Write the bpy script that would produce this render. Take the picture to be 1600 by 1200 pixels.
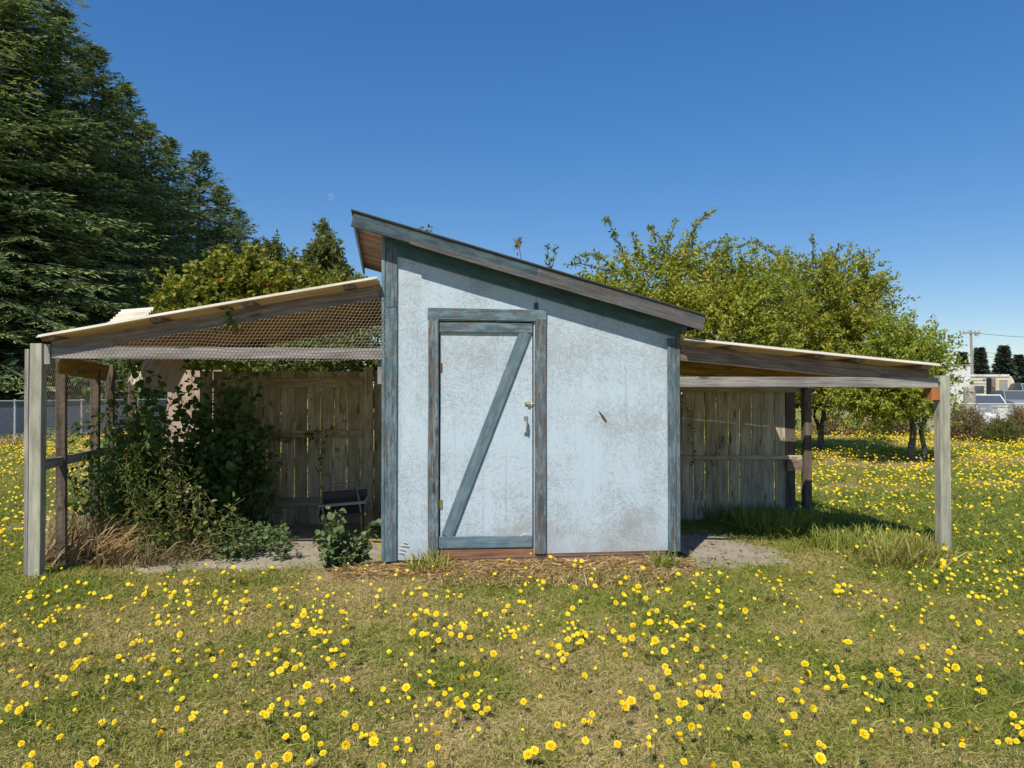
import bpy, bmesh, math, random
import numpy as np
from mathutils import Vector, Matrix, noise as mnoise

# ------------------------------------------------------------------ camera, sky, sun, exposure
for o in list(bpy.data.objects):
    bpy.data.objects.remove(o)
scene = bpy.context.scene
COL = scene.collection
FPX, HOR, CAMH = 1164.0, 615.0, 1.45          # focal length in photo pixels, horizon row, eye height
PITCH = math.atan((HOR - 600.0) / FPX)
cd = bpy.data.cameras.new('camera')
cam = bpy.data.objects.new('camera', cd)
COL.objects.link(cam)
cd.sensor_width = 36.0
cd.lens = FPX / 1600.0 * 36.0
cd.clip_start, cd.clip_end = 0.05, 6000.0
cam.location = (0, 0, CAMH)
cam.rotation_euler = (math.radians(90) + PITCH, 0, 0)
scene.camera = cam

SUN_AZ, SUN_EL = math.radians(24), math.radians(51)     # light travels away from the camera, a little to the right
sun_vec = Vector((-math.sin(SUN_AZ) * math.cos(SUN_EL), -math.cos(SUN_AZ) * math.cos(SUN_EL), math.sin(SUN_EL)))
world = bpy.data.worlds.new('World')
scene.world = world
world.use_nodes = True
wn = world.node_tree
sky = wn.nodes.new('ShaderNodeTexSky')
sky.sky_type = 'NISHITA'
sky.sun_disc = False
sky.sun_elevation = SUN_EL
sky.sun_rotation = math.pi + SUN_AZ
sky.altitude = 0
sky.air_density = 1.0
sky.dust_density = 0.0
sky.ozone_density = 5.0
wbg = wn.nodes['Background']
wbg.inputs['Strength'].default_value = 0.105
hsv = wn.nodes.new('ShaderNodeHueSaturation')            # the deep, clear blue of a dry summer sky
hsv.inputs['Saturation'].default_value = 1.53
hsv.inputs['Hue'].default_value = 0.51
hsv.inputs['Value'].default_value = 1.46
sgm = wn.nodes.new('ShaderNodeGamma')                    # softer fall from zenith to horizon, the same all round
sgm.inputs[1].default_value = 0.68
wn.links.new(sky.outputs[0], sgm.inputs[0])
wn.links.new(sgm.outputs[0], hsv.inputs['Color'])
wn.links.new(hsv.outputs[0], wbg.inputs['Color'])
sl = bpy.data.lights.new('sun', 'SUN')
sl.energy = 4.3
sl.angle = math.radians(0.53)
sl.color = (1.0, 0.93, 0.82)
so = bpy.data.objects.new('sun', sl)
COL.objects.link(so)
so.location = (-8, -16, 22)
so.rotation_euler = sun_vec.to_track_quat('Z', 'Y').to_euler()
scene.view_settings.view_transform = 'Standard'
scene.view_settings.look = 'None'
scene.view_settings.exposure = 0.42
scene.view_settings.gamma = 1.0
scene.render.engine = 'CYCLES'
scene.cycles.use_denoising = True
scene.cycles.max_bounces = 8
scene.cycles.diffuse_bounces = 5
scene.cycles.transparent_max_bounces = 8

R = random.Random(7)
NP = np.random.default_rng(11)

# ------------------------------------------------------------------ geometry of the view: pixels of the photograph to points of the place
def ray(px, py):
    d = Vector(((px - 800.0) / FPX, 1.0, -(py - 600.0) / FPX))
    return Matrix.Rotation(PITCH, 3, 'X') @ d
def at(px, py, Y):
    d = ray(px, py); k = Y / d.y
    return Vector((d.x * k, Y, CAMH + d.z * k))
YAW = math.radians(7.0)
ORG = Vector((-1.0725, 6.15, 0.0))
SM = Matrix.Translation(ORG) @ Matrix.Rotation(YAW, 4, 'Z')
SMI = SM.inverted()
def PL(px, py, ly):
    """point of the shed's own frame (x along the front, y to the back) seen at a pixel, at depth ly behind the front wall"""
    o = SMI @ Vector((0, 0, CAMH)); d = SMI.to_3x3() @ ray(px, py)
    k = (ly - o.y) / d.y
    return o + d * k
def SW(p):
    return SM @ Vector(p)
def smooth(a, b, x):
    t = np.clip((x - a) / (b - a), 0, 1)
    return t * t * (3 - 2 * t)
_lat = np.random.default_rng(5).random((64, 64))
def vnoise(x, y, s, k=0):
    x = np.asarray(x, float) * s + 13.7 * k; y = np.asarray(y, float) * s + 7.3 * k
    xi = np.floor(x).astype(int); yi = np.floor(y).astype(int)
    fx = x - xi; fy = y - yi
    fx = fx * fx * (3 - 2 * fx); fy = fy * fy * (3 - 2 * fy)
    g = lambda a, b: _lat[a % 64, b % 64]
    return (g(xi, yi) * (1 - fx) + g(xi + 1, yi) * fx) * (1 - fy) + (g(xi, yi + 1) * (1 - fx) + g(xi + 1, yi + 1) * fx) * fy
def gz(X, Y):
    X = np.asarray(X, float); Y = np.asarray(Y, float)
    near = 1 - smooth(14, 40, np.hypot(X, Y))
    return -0.09 * smooth(0.4, 2.6, X) * near + (vnoise(X, Y, 0.9, 3) - 0.5) * 0.03 * near
def GZ(X, Y):
    return float(gz(X, Y))
def ground_at(px, py, h=0.0):
    z = 0.0
    for _ in range(4):
        d = ray(px, py); k = (z + h - CAMH) / d.z
        z = GZ(d.x * k, d.y * k)
    return Vector((d.x * k, d.y * k, z))

# ------------------------------------------------------------------ objects
def tag(o, label=None, cat=None, group=None, kind=None):
    if label: o['label'] = label
    if cat: o['category'] = cat
    if group: o['group'] = group
    if kind: o['kind'] = kind
    return o
def thing(name, label, cat, mat=None, group=None):
    o = bpy.data.objects.new(name, None)
    o.empty_display_size = 0.2
    COL.objects.link(o)
    if mat is not None: o.matrix_world = mat
    return tag(o, label, cat, group)
def link(name, me, material=None, parent=None, mat=None):
    o = bpy.data.objects.new(name, me)
    COL.objects.link(o)
    if material is not None and not me.materials: me.materials.append(material)
    if parent is not None: o.parent = parent
    if mat is not None: o.matrix_local = mat
    return o
def npmesh(name, V, tris=None, quads=None, attrs=None, smooth_shade=False):
    V = np.asarray(V, np.float32).reshape(-1, 3)
    me = bpy.data.meshes.new(name)
    me.vertices.add(len(V)); me.vertices.foreach_set('co', V.ravel())
    loops = []; starts = []; n = 0
    for F, k in ((tris, 3), (quads, 4)):
        if F is not None and len(F):
            F = np.asarray(F, np.int32).reshape(-1, k)
            loops.append(F.ravel()); starts.append(n + np.arange(len(F)) * k); n += F.size
    L = np.concatenate(loops).astype(np.int32); S = np.concatenate(starts).astype(np.int32)
    me.loops.add(len(L)); me.loops.foreach_set('vertex_index', L)
    me.polygons.add(len(S)); me.polygons.foreach_set('loop_start', S)
    me.polygons.foreach_set('use_smooth', np.full(len(S), bool(smooth_shade)))
    for k, v in (attrs or {}).items():
        a = me.attributes.new(k, 'FLOAT', 'POINT'); a.data.foreach_set('value', np.asarray(v, np.float32))
    me.update(calc_edges=True)
    return me
class MB:
    """collects vertices and faces of one mesh"""
    def __init__(s): s.v = []; s.t = []; s.q = []; s.a = []; s.n = 0
    def add(s, V, tris=None, quads=None, rnd=0.5):
        V = np.asarray(V, float).reshape(-1, 3)
        if tris is not None and len(tris): s.t.append(np.asarray(tris).reshape(-1, 3) + s.n)
        if quads is not None and len(quads): s.q.append(np.asarray(quads).reshape(-1, 4) + s.n)
        s.v.append(V); s.a.append(np.broadcast_to(np.asarray(rnd, float), (len(V),))); s.n += len(V)
    def tube(s, pts, rad, sides=6, rnd=0.5, cap=True):
        P = np.asarray([tuple(p) for p in pts], float); n = len(P)
        rad = np.broadcast_to(np.asarray(rad, float), (n,))
        T = np.gradient(P, axis=0); T /= np.linalg.norm(T, axis=1)[:, None] + 1e-9
        ref = np.where(np.abs(T[:, 2:3]) > 0.9, np.array([[1., 0, 0]]), np.array([[0, 0, 1.]]))
        A = np.cross(T, ref); A /= np.linalg.norm(A, axis=1)[:, None] + 1e-9
        B = np.cross(T, A)
        th = np.arange(sides) / sides * 2 * math.pi
        V = P[:, None] + rad[:, None, None] * (np.cos(th)[None, :, None] * A[:, None] + np.sin(th)[None, :, None] * B[:, None])
        i = np.arange(n - 1)[:, None] * sides; j = np.arange(sides)[None]; j2 = (j + 1) % sides
        Q = np.stack([i + j, i + j2, i + sides + j2, i + sides + j], -1).reshape(-1, 4)
        tr = []
        if cap:
            for b in (0, (n - 1) * sides):
                tr += [(b, b + k, b + k + 1) for k in range(1, sides - 1)]
        s.add(V, tr, Q, rnd)
    def box(s, c, d, rnd=0.5, rot=None):
        c = np.asarray(c, float); h = np.asarray(d, float) / 2
        V = np.array([[x, y, z] for x in (-1, 1) for y in (-1, 1) for z in (-1, 1)]) * h
        if rot is not None: V = V @ np.array(rot.to_3x3()).T
        s.add(V + c, None, [(0, 1, 3, 2), (4, 6, 7, 5), (0, 4, 5, 1), (2, 3, 7, 6), (0, 2, 6, 4), (1, 5, 7, 3)], rnd)
    def mesh(s, name, smooth_shade=False):
        return npmesh(name, np.concatenate(s.v), np.concatenate(s.t) if s.t else None, np.concatenate(s.q) if s.q else None, {'rnd': np.concatenate(s.a)}, smooth_shade)
    def build(s, name, material, parent=None, mat=None, smooth_shade=False):
        return link(name, s.mesh(name, smooth_shade), material, parent, mat)
def unit(V):
    return V / (np.linalg.norm(V, axis=-1, keepdims=True) + 1e-9)
def add_leaves(mb, P, D, size, aspect=0.5, fold=0.18, rnd=None, rng=NP, up=0.6, six=False):
    """one small folded blade per point P along direction D"""
    n = len(P)
    if n == 0: return
    D = unit(np.asarray(D, float)); size = np.broadcast_to(np.asarray(size, float), (n,))[:, None]
    W = unit(np.cross(D, np.array([[0, 0, up]]) + rng.normal(0, 0.55, (n, 3))))
    N = np.cross(W, D)
    if rnd is None: rnd = rng.random(n)
    L = size; w = size * aspect / 2
    if six:
        V = np.stack([P, P + D * L * .3 + W * w * .92 + N * L * fold * .5, P + D * L * .66 + W * w * .8 + N * L * fold * .35,
                      P + D * L - N * L * .1, P + D * L * .66 - W * w * .8 + N * L * fold * .35, P + D * L * .3 - W * w * .92 + N * L * fold * .5], 1)
        b = np.arange(n)[:, None] * 6
        Q = np.concatenate([b + np.array([[0, 1, 2, 3]]), b + np.array([[0, 3, 4, 5]])])
        mb.add(V.reshape(-1, 3), None, Q, np.repeat(rnd, 6))
    else:
        V = np.stack([P, P + D * L * .45 + W * w + N * L * fold * .5, P + D * L, P + D * L * .45 - W * w + N * L * fold * .5], 1)
        b = np.arange(n)[:, None] * 4
        T = np.concatenate([b + np.array([[0, 1, 2]]), b + np.array([[0, 2, 3]])])
        mb.add(V.reshape(-1, 3), T, None, np.repeat(rnd, 4))

# ------------------------------------------------------------------ materials
def newmat(name):
    m = bpy.data.materials.new(name); m.use_nodes = True
    nt = m.node_tree
    return m, nt, nt.nodes['Principled BSDF']
def nd(nt, t, ins=None, **kw):
    n = nt.nodes.new(t)
    for k, v in kw.items(): setattr(n, k, v)
    for k, v in (ins or {}).items():
        if hasattr(v, 'is_linked'): nt.links.new(v, n.inputs[k])
        else: n.inputs[k].default_value = v
    return n
def ramp(nt, fac, stops, interp='LINEAR'):
    r = nt.nodes.new('ShaderNodeValToRGB'); e = r.color_ramp.elements
    r.color_ramp.interpolation = interp
    while len(e) < len(stops): e.new(0.5)
    for k, (p, c) in enumerate(stops):
        e[k].position = p; e[k].color = (*c, 1) if len(c) == 3 else c
    nt.links.new(fac, r.inputs[0])
    return r.outputs[0]
def mix(nt, fac, a, b, mode='MIX'):
    n = nt.nodes.new('ShaderNodeMix'); n.data_type = 'RGBA'; n.blend_type = mode
    for sock, v in ((n.inputs[0], fac), (n.inputs[6], a), (n.inputs[7], b)):
        if hasattr(v, 'is_linked'): nt.links.new(v, sock)
        elif isinstance(v, (int, float)): sock.default_value = v
        else: sock.default_value = (*v, 1)
    return n.outputs[2]
def math_(nt, op, a, b=None, clamp=False):
    n = nt.nodes.new('ShaderNodeMath'); n.operation = op; n.use_clamp = clamp
    for k, v in enumerate((a, b)):
        if v is None: continue
        if hasattr(v, 'is_linked'): nt.links.new(v, n.inputs[k])
        else: n.inputs[k].default_value = v
    return n.outputs[0]
def thresh(nt, fac, a, b):
    n = nt.nodes.new('ShaderNodeMapRange'); n.clamp = True; n.interpolation_type = 'SMOOTHSTEP'
    nt.links.new(fac, n.inputs[0]); n.inputs[1].default_value = a; n.inputs[2].default_value = b
    return n.outputs[0]
def coords(nt, scale=(1, 1, 1), randomize=True, rot=(0, 0, 0)):
    tc = nt.nodes.new('ShaderNodeTexCoord')
    v = tc.outputs['Object']
    if randomize:
        oi = nt.nodes.new('ShaderNodeObjectInfo')
        mm = math_(nt, 'MULTIPLY', oi.outputs['Random'], 37.0)
        cb = nd(nt, 'ShaderNodeCombineXYZ', {0: mm, 1: mm, 2: mm})
        v = nd(nt, 'ShaderNodeVectorMath', {0: v, 1: cb.outputs[0]}, operation='ADD').outputs[0]
    mp = nd(nt, 'ShaderNodeMapping', {'Vector': v, 'Scale': scale, 'Rotation': rot})
    return mp.outputs[0]
def bump(nt, bsdf, h, strength=0.3, dist=0.01):
    b = nd(nt, 'ShaderNodeBump', {'Height': h, 'Strength': strength, 'Distance': dist})
    nt.links.new(b.outputs[0], bsdf.inputs['Normal'])
def wood(name, dark, light, paint=None, amount=0.5, paint2=None, rough=0.85, moss=None, moss_amt=0.4, bare=None, value=0.25, contrast=1.0):
    """weathered timber, grain along the board's own x; optionally with worn paint, moss or raw patches"""
    m, nt, b = newmat(name)
    g = nd(nt, 'ShaderNodeTexNoise', {'Vector': coords(nt, (1.3, 26, 26)), 'Scale': 1.6, 'Detail': 6, 'Roughness': 0.62, 'Distortion': 0.35})
    f = nd(nt, 'ShaderNodeTexNoise', {'Vector': coords(nt, (4, 150, 150)), 'Scale': 1.4, 'Detail': 3, 'Roughness': 0.6})
    gf = math_(nt, 'ADD', math_(nt, 'MULTIPLY', g.outputs[0], 0.66), math_(nt, 'MULTIPLY', f.outputs[0], 0.34))
    mid = tuple((a + c) / 2 for a, c in zip(dark, light))
    w = 0.17 / contrast
    col = ramp(nt, gf, [(max(0, .5 - w), dark), (.5, mid), (min(1, .5 + w), light)])
    blot = nd(nt, 'ShaderNodeTexNoise', {'Vector': coords(nt, (1.2, 4, 4)), 'Scale': 2.2, 'Detail': 4, 'Roughness': .6})
    col = mix(nt, 0.75, col, ramp(nt, blot.outputs[0], [(.3, (.55, .52, .5)), (.5, (.95, .95, .95)), (.68, (1.25, 1.22, 1.16))]), 'MULTIPLY')
    # knots
    vo = nd(nt, 'ShaderNodeTexVoronoi', {'Vector': coords(nt, (2.0, 9.5, 9.5)), 'Scale': 1.0, 'Randomness': 1.0})
    kn = thresh(nt, vo.outputs['Distance'], 0.17, 0.07)
    col = mix(nt, math_(nt, 'MULTIPLY', kn, .75), col, tuple(c * .35 for c in dark))
    if bare is not None:
        bn = nd(nt, 'ShaderNodeTexNoise', {'Vector': coords(nt, (1.6, 7, 7)), 'Scale': 2.0, 'Detail': 5, 'Roughness': .65})
        col = mix(nt, math_(nt, 'MULTIPLY', thresh(nt, bn.outputs[0], .56, .70), .6), col, mix(nt, gf, tuple(c * .5 for c in bare), bare))
    hsum = gf
    if paint is not None:
        pn = nd(nt, 'ShaderNodeTexNoise', {'Vector': coords(nt, (3.2, 13, 13)), 'Scale': 2.6, 'Detail': 9, 'Roughness': 0.76})
        pm = math_(nt, 'ADD', math_(nt, 'MULTIPLY', pn.outputs[0], .7), math_(nt, 'MULTIPLY', gf, .3))
        pm = thresh(nt, pm, .62 - .24 * amount - .045, .62 - .24 * amount + .045)
        pc = paint
        if paint2 is not None:
            p2 = nd(nt, 'ShaderNodeTexNoise', {'Vector': coords(nt, (2, 6, 6)), 'Scale': 3.0, 'Detail': 5, 'Roughness': .65})
            pc = mix(nt, thresh(nt, p2.outputs[0], .42, .58), paint, paint2)
        pc = mix(nt, .55, pc, ramp(nt, gf, [(.34, (.55, .55, .55)), (.62, (1.15, 1.15, 1.15))]), 'MULTIPLY')
        col = mix(nt, math_(nt, 'MULTIPLY', pm, .92), col, pc)
        hsum = math_(nt, 'ADD', gf, math_(nt, 'MULTIPLY', pm, .35))
    if moss is not None:
        mo = nd(nt, 'ShaderNodeTexNoise', {'Vector': coords(nt, (2.5, 5, 5)), 'Scale': 2.4, 'Detail': 6, 'Roughness': .7})
        col = mix(nt, thresh(nt, mo.outputs[0], .66 - .22 * moss_amt, .74 - .2 * moss_amt), col, moss)
    oi = nt.nodes.new('ShaderNodeObjectInfo')
    val = math_(nt, 'ADD', math_(nt, 'MULTIPLY', oi.outputs['Random'], value), 1.0 - value / 2)
    hs = nd(nt, 'ShaderNodeHueSaturation', {'Color': col, 'Value': val})
    nt.links.new(hs.outputs[0], b.inputs['Base Color'])
    b.inputs['Roughness'].default_value = rough
    b.inputs['Specular IOR Level'].default_value = 0.25
    bump(nt, b, hsum, .55, .006)
    return m
def flat(name, col, rough=0.6, metal=0.0, var=0.12, scale=6, spec=.4, bmp=0.0, dirt=None):
    m, nt, b = newmat(name)
    n = nd(nt, 'ShaderNodeTexNoise', {'Vector': coords(nt, (1, 1, 1)), 'Scale': scale, 'Detail': 6, 'Roughness': .65})
    c = mix(nt, n.outputs[0], tuple(x * (1 - var) for x in col), tuple(min(1, x * (1 + var)) for x in col))
    if dirt is not None:
        n2 = nd(nt, 'ShaderNodeTexNoise', {'Vector': coords(nt, (1, 1, 1)), 'Scale': scale * .55, 'Detail': 8, 'Roughness': .72})
        c = mix(nt, thresh(nt, n2.outputs[0], .48, .68), c, dirt)
    nt.links.new(c, b.inputs['Base Color'])
    b.inputs['Roughness'].default_value = rough; b.inputs['Metallic'].default_value = metal
    b.inputs['Specular IOR Level'].default_value = spec
    if bmp: bump(nt, b, n.outputs[0], bmp, .01)
    return m
def leafmat(name, stops, trans=0.3, rough=.55, tcol=None, spec=.3):
    m, nt, b = newmat(name)
    at_ = nd(nt, 'ShaderNodeAttribute', attribute_name='rnd')
    col = ramp(nt, at_.outputs['Fac'], stops)
    oi = nt.nodes.new('ShaderNodeObjectInfo')
    hs = nd(nt, 'ShaderNodeHueSaturation', {'Color': col, 'Value': math_(nt, 'ADD', math_(nt, 'MULTIPLY', oi.outputs['Random'], .24), .88)})
    col = hs.outputs[0]
    nt.links.new(col, b.inputs['Base Color'])
    b.inputs['Roughness'].default_value = rough
    b.inputs['Specular IOR Level'].default_value = spec
    tr = nt.nodes.new('ShaderNodeBsdfTranslucent')
    nt.links.new(mix(nt, 1.0, col, tcol or (1.25, 1.2, .55), 'MULTIPLY'), tr.inputs[0])
    ms = nt.nodes.new('ShaderNodeMixShader'); ms.inputs[0].default_value = trans
    nt.links.new(b.outputs[0], ms.inputs[1]); nt.links.new(tr.outputs[0], ms.inputs[2])
    nt.links.new(ms.outputs[0], nt.nodes['Material Output'].inputs[0])
    return m
def osb(name, paint, worn, amount=.5):
    """painted strand board: long flakes lying at every angle, paint worn off many of them"""
    m, nt, b = newmat(name)
    base = coords(nt, (1, 1, 1), randomize=False)
    def flakes(scale, k):
        wob = nd(nt, 'ShaderNodeTexNoise', {'Vector': base, 'Scale': 9.0, 'Detail': 2})
        vec = nd(nt, 'ShaderNodeVectorMath', {0: base, 1: nd(nt, 'ShaderNodeVectorMath', {0: wob.outputs['Color'], 1: (.06, .06, .06)}, operation='MULTIPLY').outputs[0]}, operation='ADD').outputs[0]
        vo = nd(nt, 'ShaderNodeTexVoronoi', {'Vector': vec, 'Scale': scale, 'Randomness': 1.0})
        ang = math_(nt, 'MULTIPLY', nd(nt, 'ShaderNodeSeparateColor', {0: vo.outputs['Color']}).outputs[k], 6.283)
        ro = nd(nt, 'ShaderNodeVectorRotate', {'Vector': base, 'Axis': (0, 1, 0), 'Angle': ang}, rotation_type='AXIS_ANGLE')
        mp = nd(nt, 'ShaderNodeMapping', {'Vector': ro.outputs[0], 'Scale': (14, 60, 120)})
        return nd(nt, 'ShaderNodeTexNoise', {'Vector': mp.outputs[0], 'Scale': 1.0, 'Detail': 2.5, 'Roughness': .6}).outputs[0]
    f1 = flakes(17, 0); f2 = flakes(30, 1); f3 = flakes(8, 2)
    fl = math_(nt, 'ADD', math_(nt, 'MULTIPLY', f1, .4), math_(nt, 'ADD', math_(nt, 'MULTIPLY', f2, .25), math_(nt, 'MULTIPLY', f3, .35)))
    blot = nd(nt, 'ShaderNodeTexNoise', {'Vector': base, 'Scale': 1.5, 'Detail': 5, 'Roughness': .62})
    blot2 = nd(nt, 'ShaderNodeTexNoise', {'Vector': coords(nt, (2.6, 1, .8), False), 'Scale': 1.7, 'Detail': 4, 'Roughness': .6})
    wear = math_(nt, 'ADD', fl, math_(nt, 'MULTIPLY', math_(nt, 'SUBTRACT', blot.outputs[0], .5), .42))
    wear = math_(nt, 'ADD', wear, math_(nt, 'MULTIPLY', math_(nt, 'SUBTRACT', blot2.outputs[0], .5), .16))
    pcol = mix(nt, fl, tuple(c * .9 for c in paint), tuple(min(1, c * 1.08) for c in paint))
    wcol = mix(nt, f1, tuple(c * .55 for c in worn), tuple(c * 1.25 for c in worn))
    col = mix(nt, math_(nt, 'MULTIPLY', thresh(nt, wear, .66 - .22 * amount, .50 - .14 * amount), .0), pcol, wcol)
    col = mix(nt, math_(nt, 'MULTIPLY', thresh(nt, wear, .455, .61), .72), pcol, wcol)
    # thin dark edges of lifted flakes, and a few gouges
    e = thresh(nt, f3, .66, .72)
    col = mix(nt, math_(nt, 'MULTIPLY', e, .5), col, (.10, .09, .08))
    e2 = thresh(nt, f1, .70, .75)
    col = mix(nt, math_(nt, 'MULTIPLY', e2, .55), col, (.12, .11, .10))
    # rain splash and soil on the lowest hand's breadth, and faint runs below the eaves
    sz = nd(nt, 'ShaderNodeSeparateXYZ', {0: base}).outputs[2]
    low = math_(nt, 'ADD', sz, math_(nt, 'MULTIPLY', math_(nt, 'SUBTRACT', .55, blot.outputs[0]), .9))
    col = mix(nt, math_(nt, 'MULTIPLY', thresh(nt, low, .42, .06), .5), col, (.27, .235, .18))
    run = nd(nt, 'ShaderNodeTexNoise', {'Vector': coords(nt, (22, 1, .55), False), 'Scale': 1.0, 'Detail': 4, 'Roughness': .6})
    col = mix(nt, math_(nt, 'MULTIPLY', thresh(nt, run.outputs[0], .56, .74), .32), col, (.27, .27, .25))
    nt.links.new(col, b.inputs['Base Color'])
    b.inputs['Roughness'].default_value = .72
    b.inputs['Specular IOR Level'].default_value = .3
    bump(nt, b, math_(nt, 'SUBTRACT', fl, math_(nt, 'MULTIPLY', wear, .3)), .6, .008)
    return m
M = {}
TEAL, TEAL2 = (.085, .145, .175), (.16, .235, .265)
M['osb'] = osb('painted_strand_board', (.47, .57, .64), (.30, .31, .305))
M['osb_door'] = osb('painted_door_board', (.47, .57, .64), (.30, .31, .305))
M['trim'] = wood('worn_blue_trim', (.06, .05, .045), (.21, .185, .165), TEAL, .66, TEAL2, bare=(.20, .105, .06))
M['trim_door'] = wood('worn_door_trim', (.055, .042, .036), (.19, .155, .135), TEAL, .50, TEAL2, bare=(.15, .08, .05))
M['trim_blue'] = wood('blue_painted_trim', (.12, .09, .07), (.30, .25, .21), (.105, .18, .225), .85, TEAL2, bare=(.28, .17, .1))
M['trim_dark'] = wood('teal_painted_band', (.05, .06, .06), (.16, .16, .15), (.06, .13, .165), 1.0, (.085, .17, .205))
M['fascia'] = wood('weathered_fascia', (.04, .035, .03), (.15, .13, .115), (.045, .078, .096), .80, (.075, .12, .14))
M['fascia_bare'] = wood('bare_fascia', (.05, .043, .04), (.205, .178, .16), (.075, .115, .13), .38)
M['sheathing'] = wood('brown_sheathing', (.11, .06, .04), (.36, .225, .155), value=.6)
M['grey'] = wood('silver_grey_timber', (.12, .108, .098), (.42, .395, .365), value=.2)
M['grey_warm'] = wood('weathered_rafter', (.09, .06, .045), (.36, .28, .215), bare=(.20, .085, .05), value=.2)
M['post'] = wood('pale_treated_post', (.22, .22, .165), (.47, .46, .37), value=.12, contrast=.8)
M['fence'] = wood('old_fence_board', (.22, .17, .10), (.64, .52, .33), moss=(.20, .19, .06), moss_amt=.45, value=.45)
M['fence_r'] = wood('sheltered_fence_board', (.24, .20, .14), (.67, .585, .435), moss=(.24, .225, .09), moss_amt=.35, value=.35)
M['stud'] = wood('dark_mossy_stud', (.06, .045, .035), (.2, .155, .12), moss=(.05, .055, .02), moss_amt=.5)
M['cedar'] = wood('fresh_cedar_block', (.34, .115, .035), (.55, .23, .09), value=.05)
M['skirt'] = wood('red_stained_skirting', (.13, .06, .035), (.29, .15, .09), value=.1)
M['ply'] = wood('pinkish_plywood', (.33, .235, .17), (.46, .345, .265), value=.1)
M['yellow_ply'] = wood('yellowed_plywood', (.20, .12, .03), (.42, .28, .09), moss=(.08, .06, .02), moss_amt=.35)
M['wire'] = flat('galvanised_wire', (.30, .255, .22), .55, .3, .25)
M['galv'] = flat('galvanised_steel', (.50, .50, .49), .6, .1, .15)
M['rust'] = flat('rusty_steel', (.13, .07, .045), .75, .2, .5, 40)
M['brass'] = flat('tarnished_brass', (.42, .30, .09), .45, .7, .3, 60)
M['steel'] = flat('dull_steel', (.36, .35, .33), .4, .8, .3, 60)
M['tube'] = flat('grey_tube', (.21, .195, .17), .5, .4, .4, 30, dirt=(.12, .07, .04))
M['seat'] = flat('dark_blue_seat', (.02, .026, .035), .5, 0, .3)
M['felt'] = flat('mossy_roofing', (.05, .05, .045), .95, 0, .4, 12, bmp=.4, dirt=(.06, .075, .02))
M['concrete'] = flat('concrete', (.30, .265, .20), .9, 0, .3, 7, bmp=.4, dirt=(.21, .165, .105))
M['block'] = flat('painted_block', (.55, .53, .48), .85, 0, .2, 14)
def sheetmat():
    m, nt, b = newmat('aged_corrugated_fibreglass')
    n = nd(nt, 'ShaderNodeTexNoise', {'Vector': coords(nt, (.6, 2, 2)), 'Scale': 2.5, 'Detail': 6, 'Roughness': .65})
    c = ramp(nt, n.outputs[0], [(.3, (.42, .36, .24)), (.5, (.66, .62, .50)), (.7, (.78, .76, .68))])
    nt.links.new(c, b.inputs['Base Color']); b.inputs['Roughness'].default_value = .5
    tr = nd(nt, 'ShaderNodeBsdfTranslucent', {0: (.75, .50, .20, 1)})
    ms = nd(nt, 'ShaderNodeMixShader', {0: .26, 1: b.outputs[0], 2: tr.outputs[0]})
    nt.links.new(ms.outputs[0], nt.nodes['Material Output'].inputs[0])
    return m
M['sheet'] = sheetmat()
def bark(name, a, c):
    m, nt, b = newmat(name)
    n = nd(nt, 'ShaderNodeTexNoise', {'Vector': coords(nt, (9, 9, 2.5)), 'Scale': 2.2, 'Detail': 6, 'Roughness': .7})
    nt.links.new(ramp(nt, n.outputs[0], [(.32, a), (.66, c)]), b.inputs['Base Color'])
    b.inputs['Roughness'].default_value = .9
    bump(nt, b, n.outputs[0], .7, .02)
    return m
M['bark'] = bark('grey_bark', (.05, .042, .035), (.20, .18, .145))
M['bark_dark'] = bark('conifer_bark', (.035, .025, .02), (.11, .085, .065))
M['soil'] = flat('orange_brown_soil', (.30, .20, .11), .95, 0, .35, 14, bmp=.6, dirt=(.20, .14, .08))
M['stem'] = leafmat('plant_stem', [(0, (.07, .09, .03)), (.6, (.13, .13, .05)), (1, (.25, .17, .09))], .1)
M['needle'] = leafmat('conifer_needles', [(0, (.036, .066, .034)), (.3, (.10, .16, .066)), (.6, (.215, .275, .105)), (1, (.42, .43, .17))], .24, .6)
M['needle_far'] = leafmat('far_conifer_needles', [(0, (.03, .045, .035)), (.6, (.05, .075, .05)), (1, (.10, .12, .07))], .15)
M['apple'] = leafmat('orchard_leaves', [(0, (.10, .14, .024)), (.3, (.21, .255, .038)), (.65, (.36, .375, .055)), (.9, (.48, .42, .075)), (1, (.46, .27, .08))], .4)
M['apple2'] = leafmat('greener_orchard_leaves', [(0, (.08, .13, .024)), (.4, (.185, .245, .036)), (.8, (.33, .36, .055)), (1, (.45, .37, .07))], .4)
M['maple'] = leafmat('yellowing_maple_leaves', [(0, (.08, .115, .022)), (.4, (.18, .215, .03)), (.8, (.31, .30, .045)), (.985, (.44, .30, .05)), (1, (.55, .14, .06))], .36)
M['poplar'] = leafmat('poplar_leaves', [(0, (.06, .09, .028)), (.5, (.165, .195, .06)), (1, (.32, .33, .11))], .3)
M['hedge'] = leafmat('shrub_leaves', [(0, (.055, .085, .022)), (.5, (.12, .15, .035)), (1, (.24, .235, .06))], .3)
M['vine'] = leafmat('vine_leaves', [(0, (.04, .085, .024)), (.5, (.09, .165, .04)), (.85, (.16, .25, .065)), (1, (.27, .31, .09))], .38)
M['bramble'] = leafmat('bramble_leaves', [(0, (.05, .09, .03)), (.5, (.10, .155, .055)), (.9, (.17, .215, .085)), (1, (.26, .22, .09))], .28)
M['weed'] = leafmat('tall_weed_leaves', [(0, (.05, .085, .02)), (.5, (.12, .155, .03)), (1, (.24, .23, .045))], .35)
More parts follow.
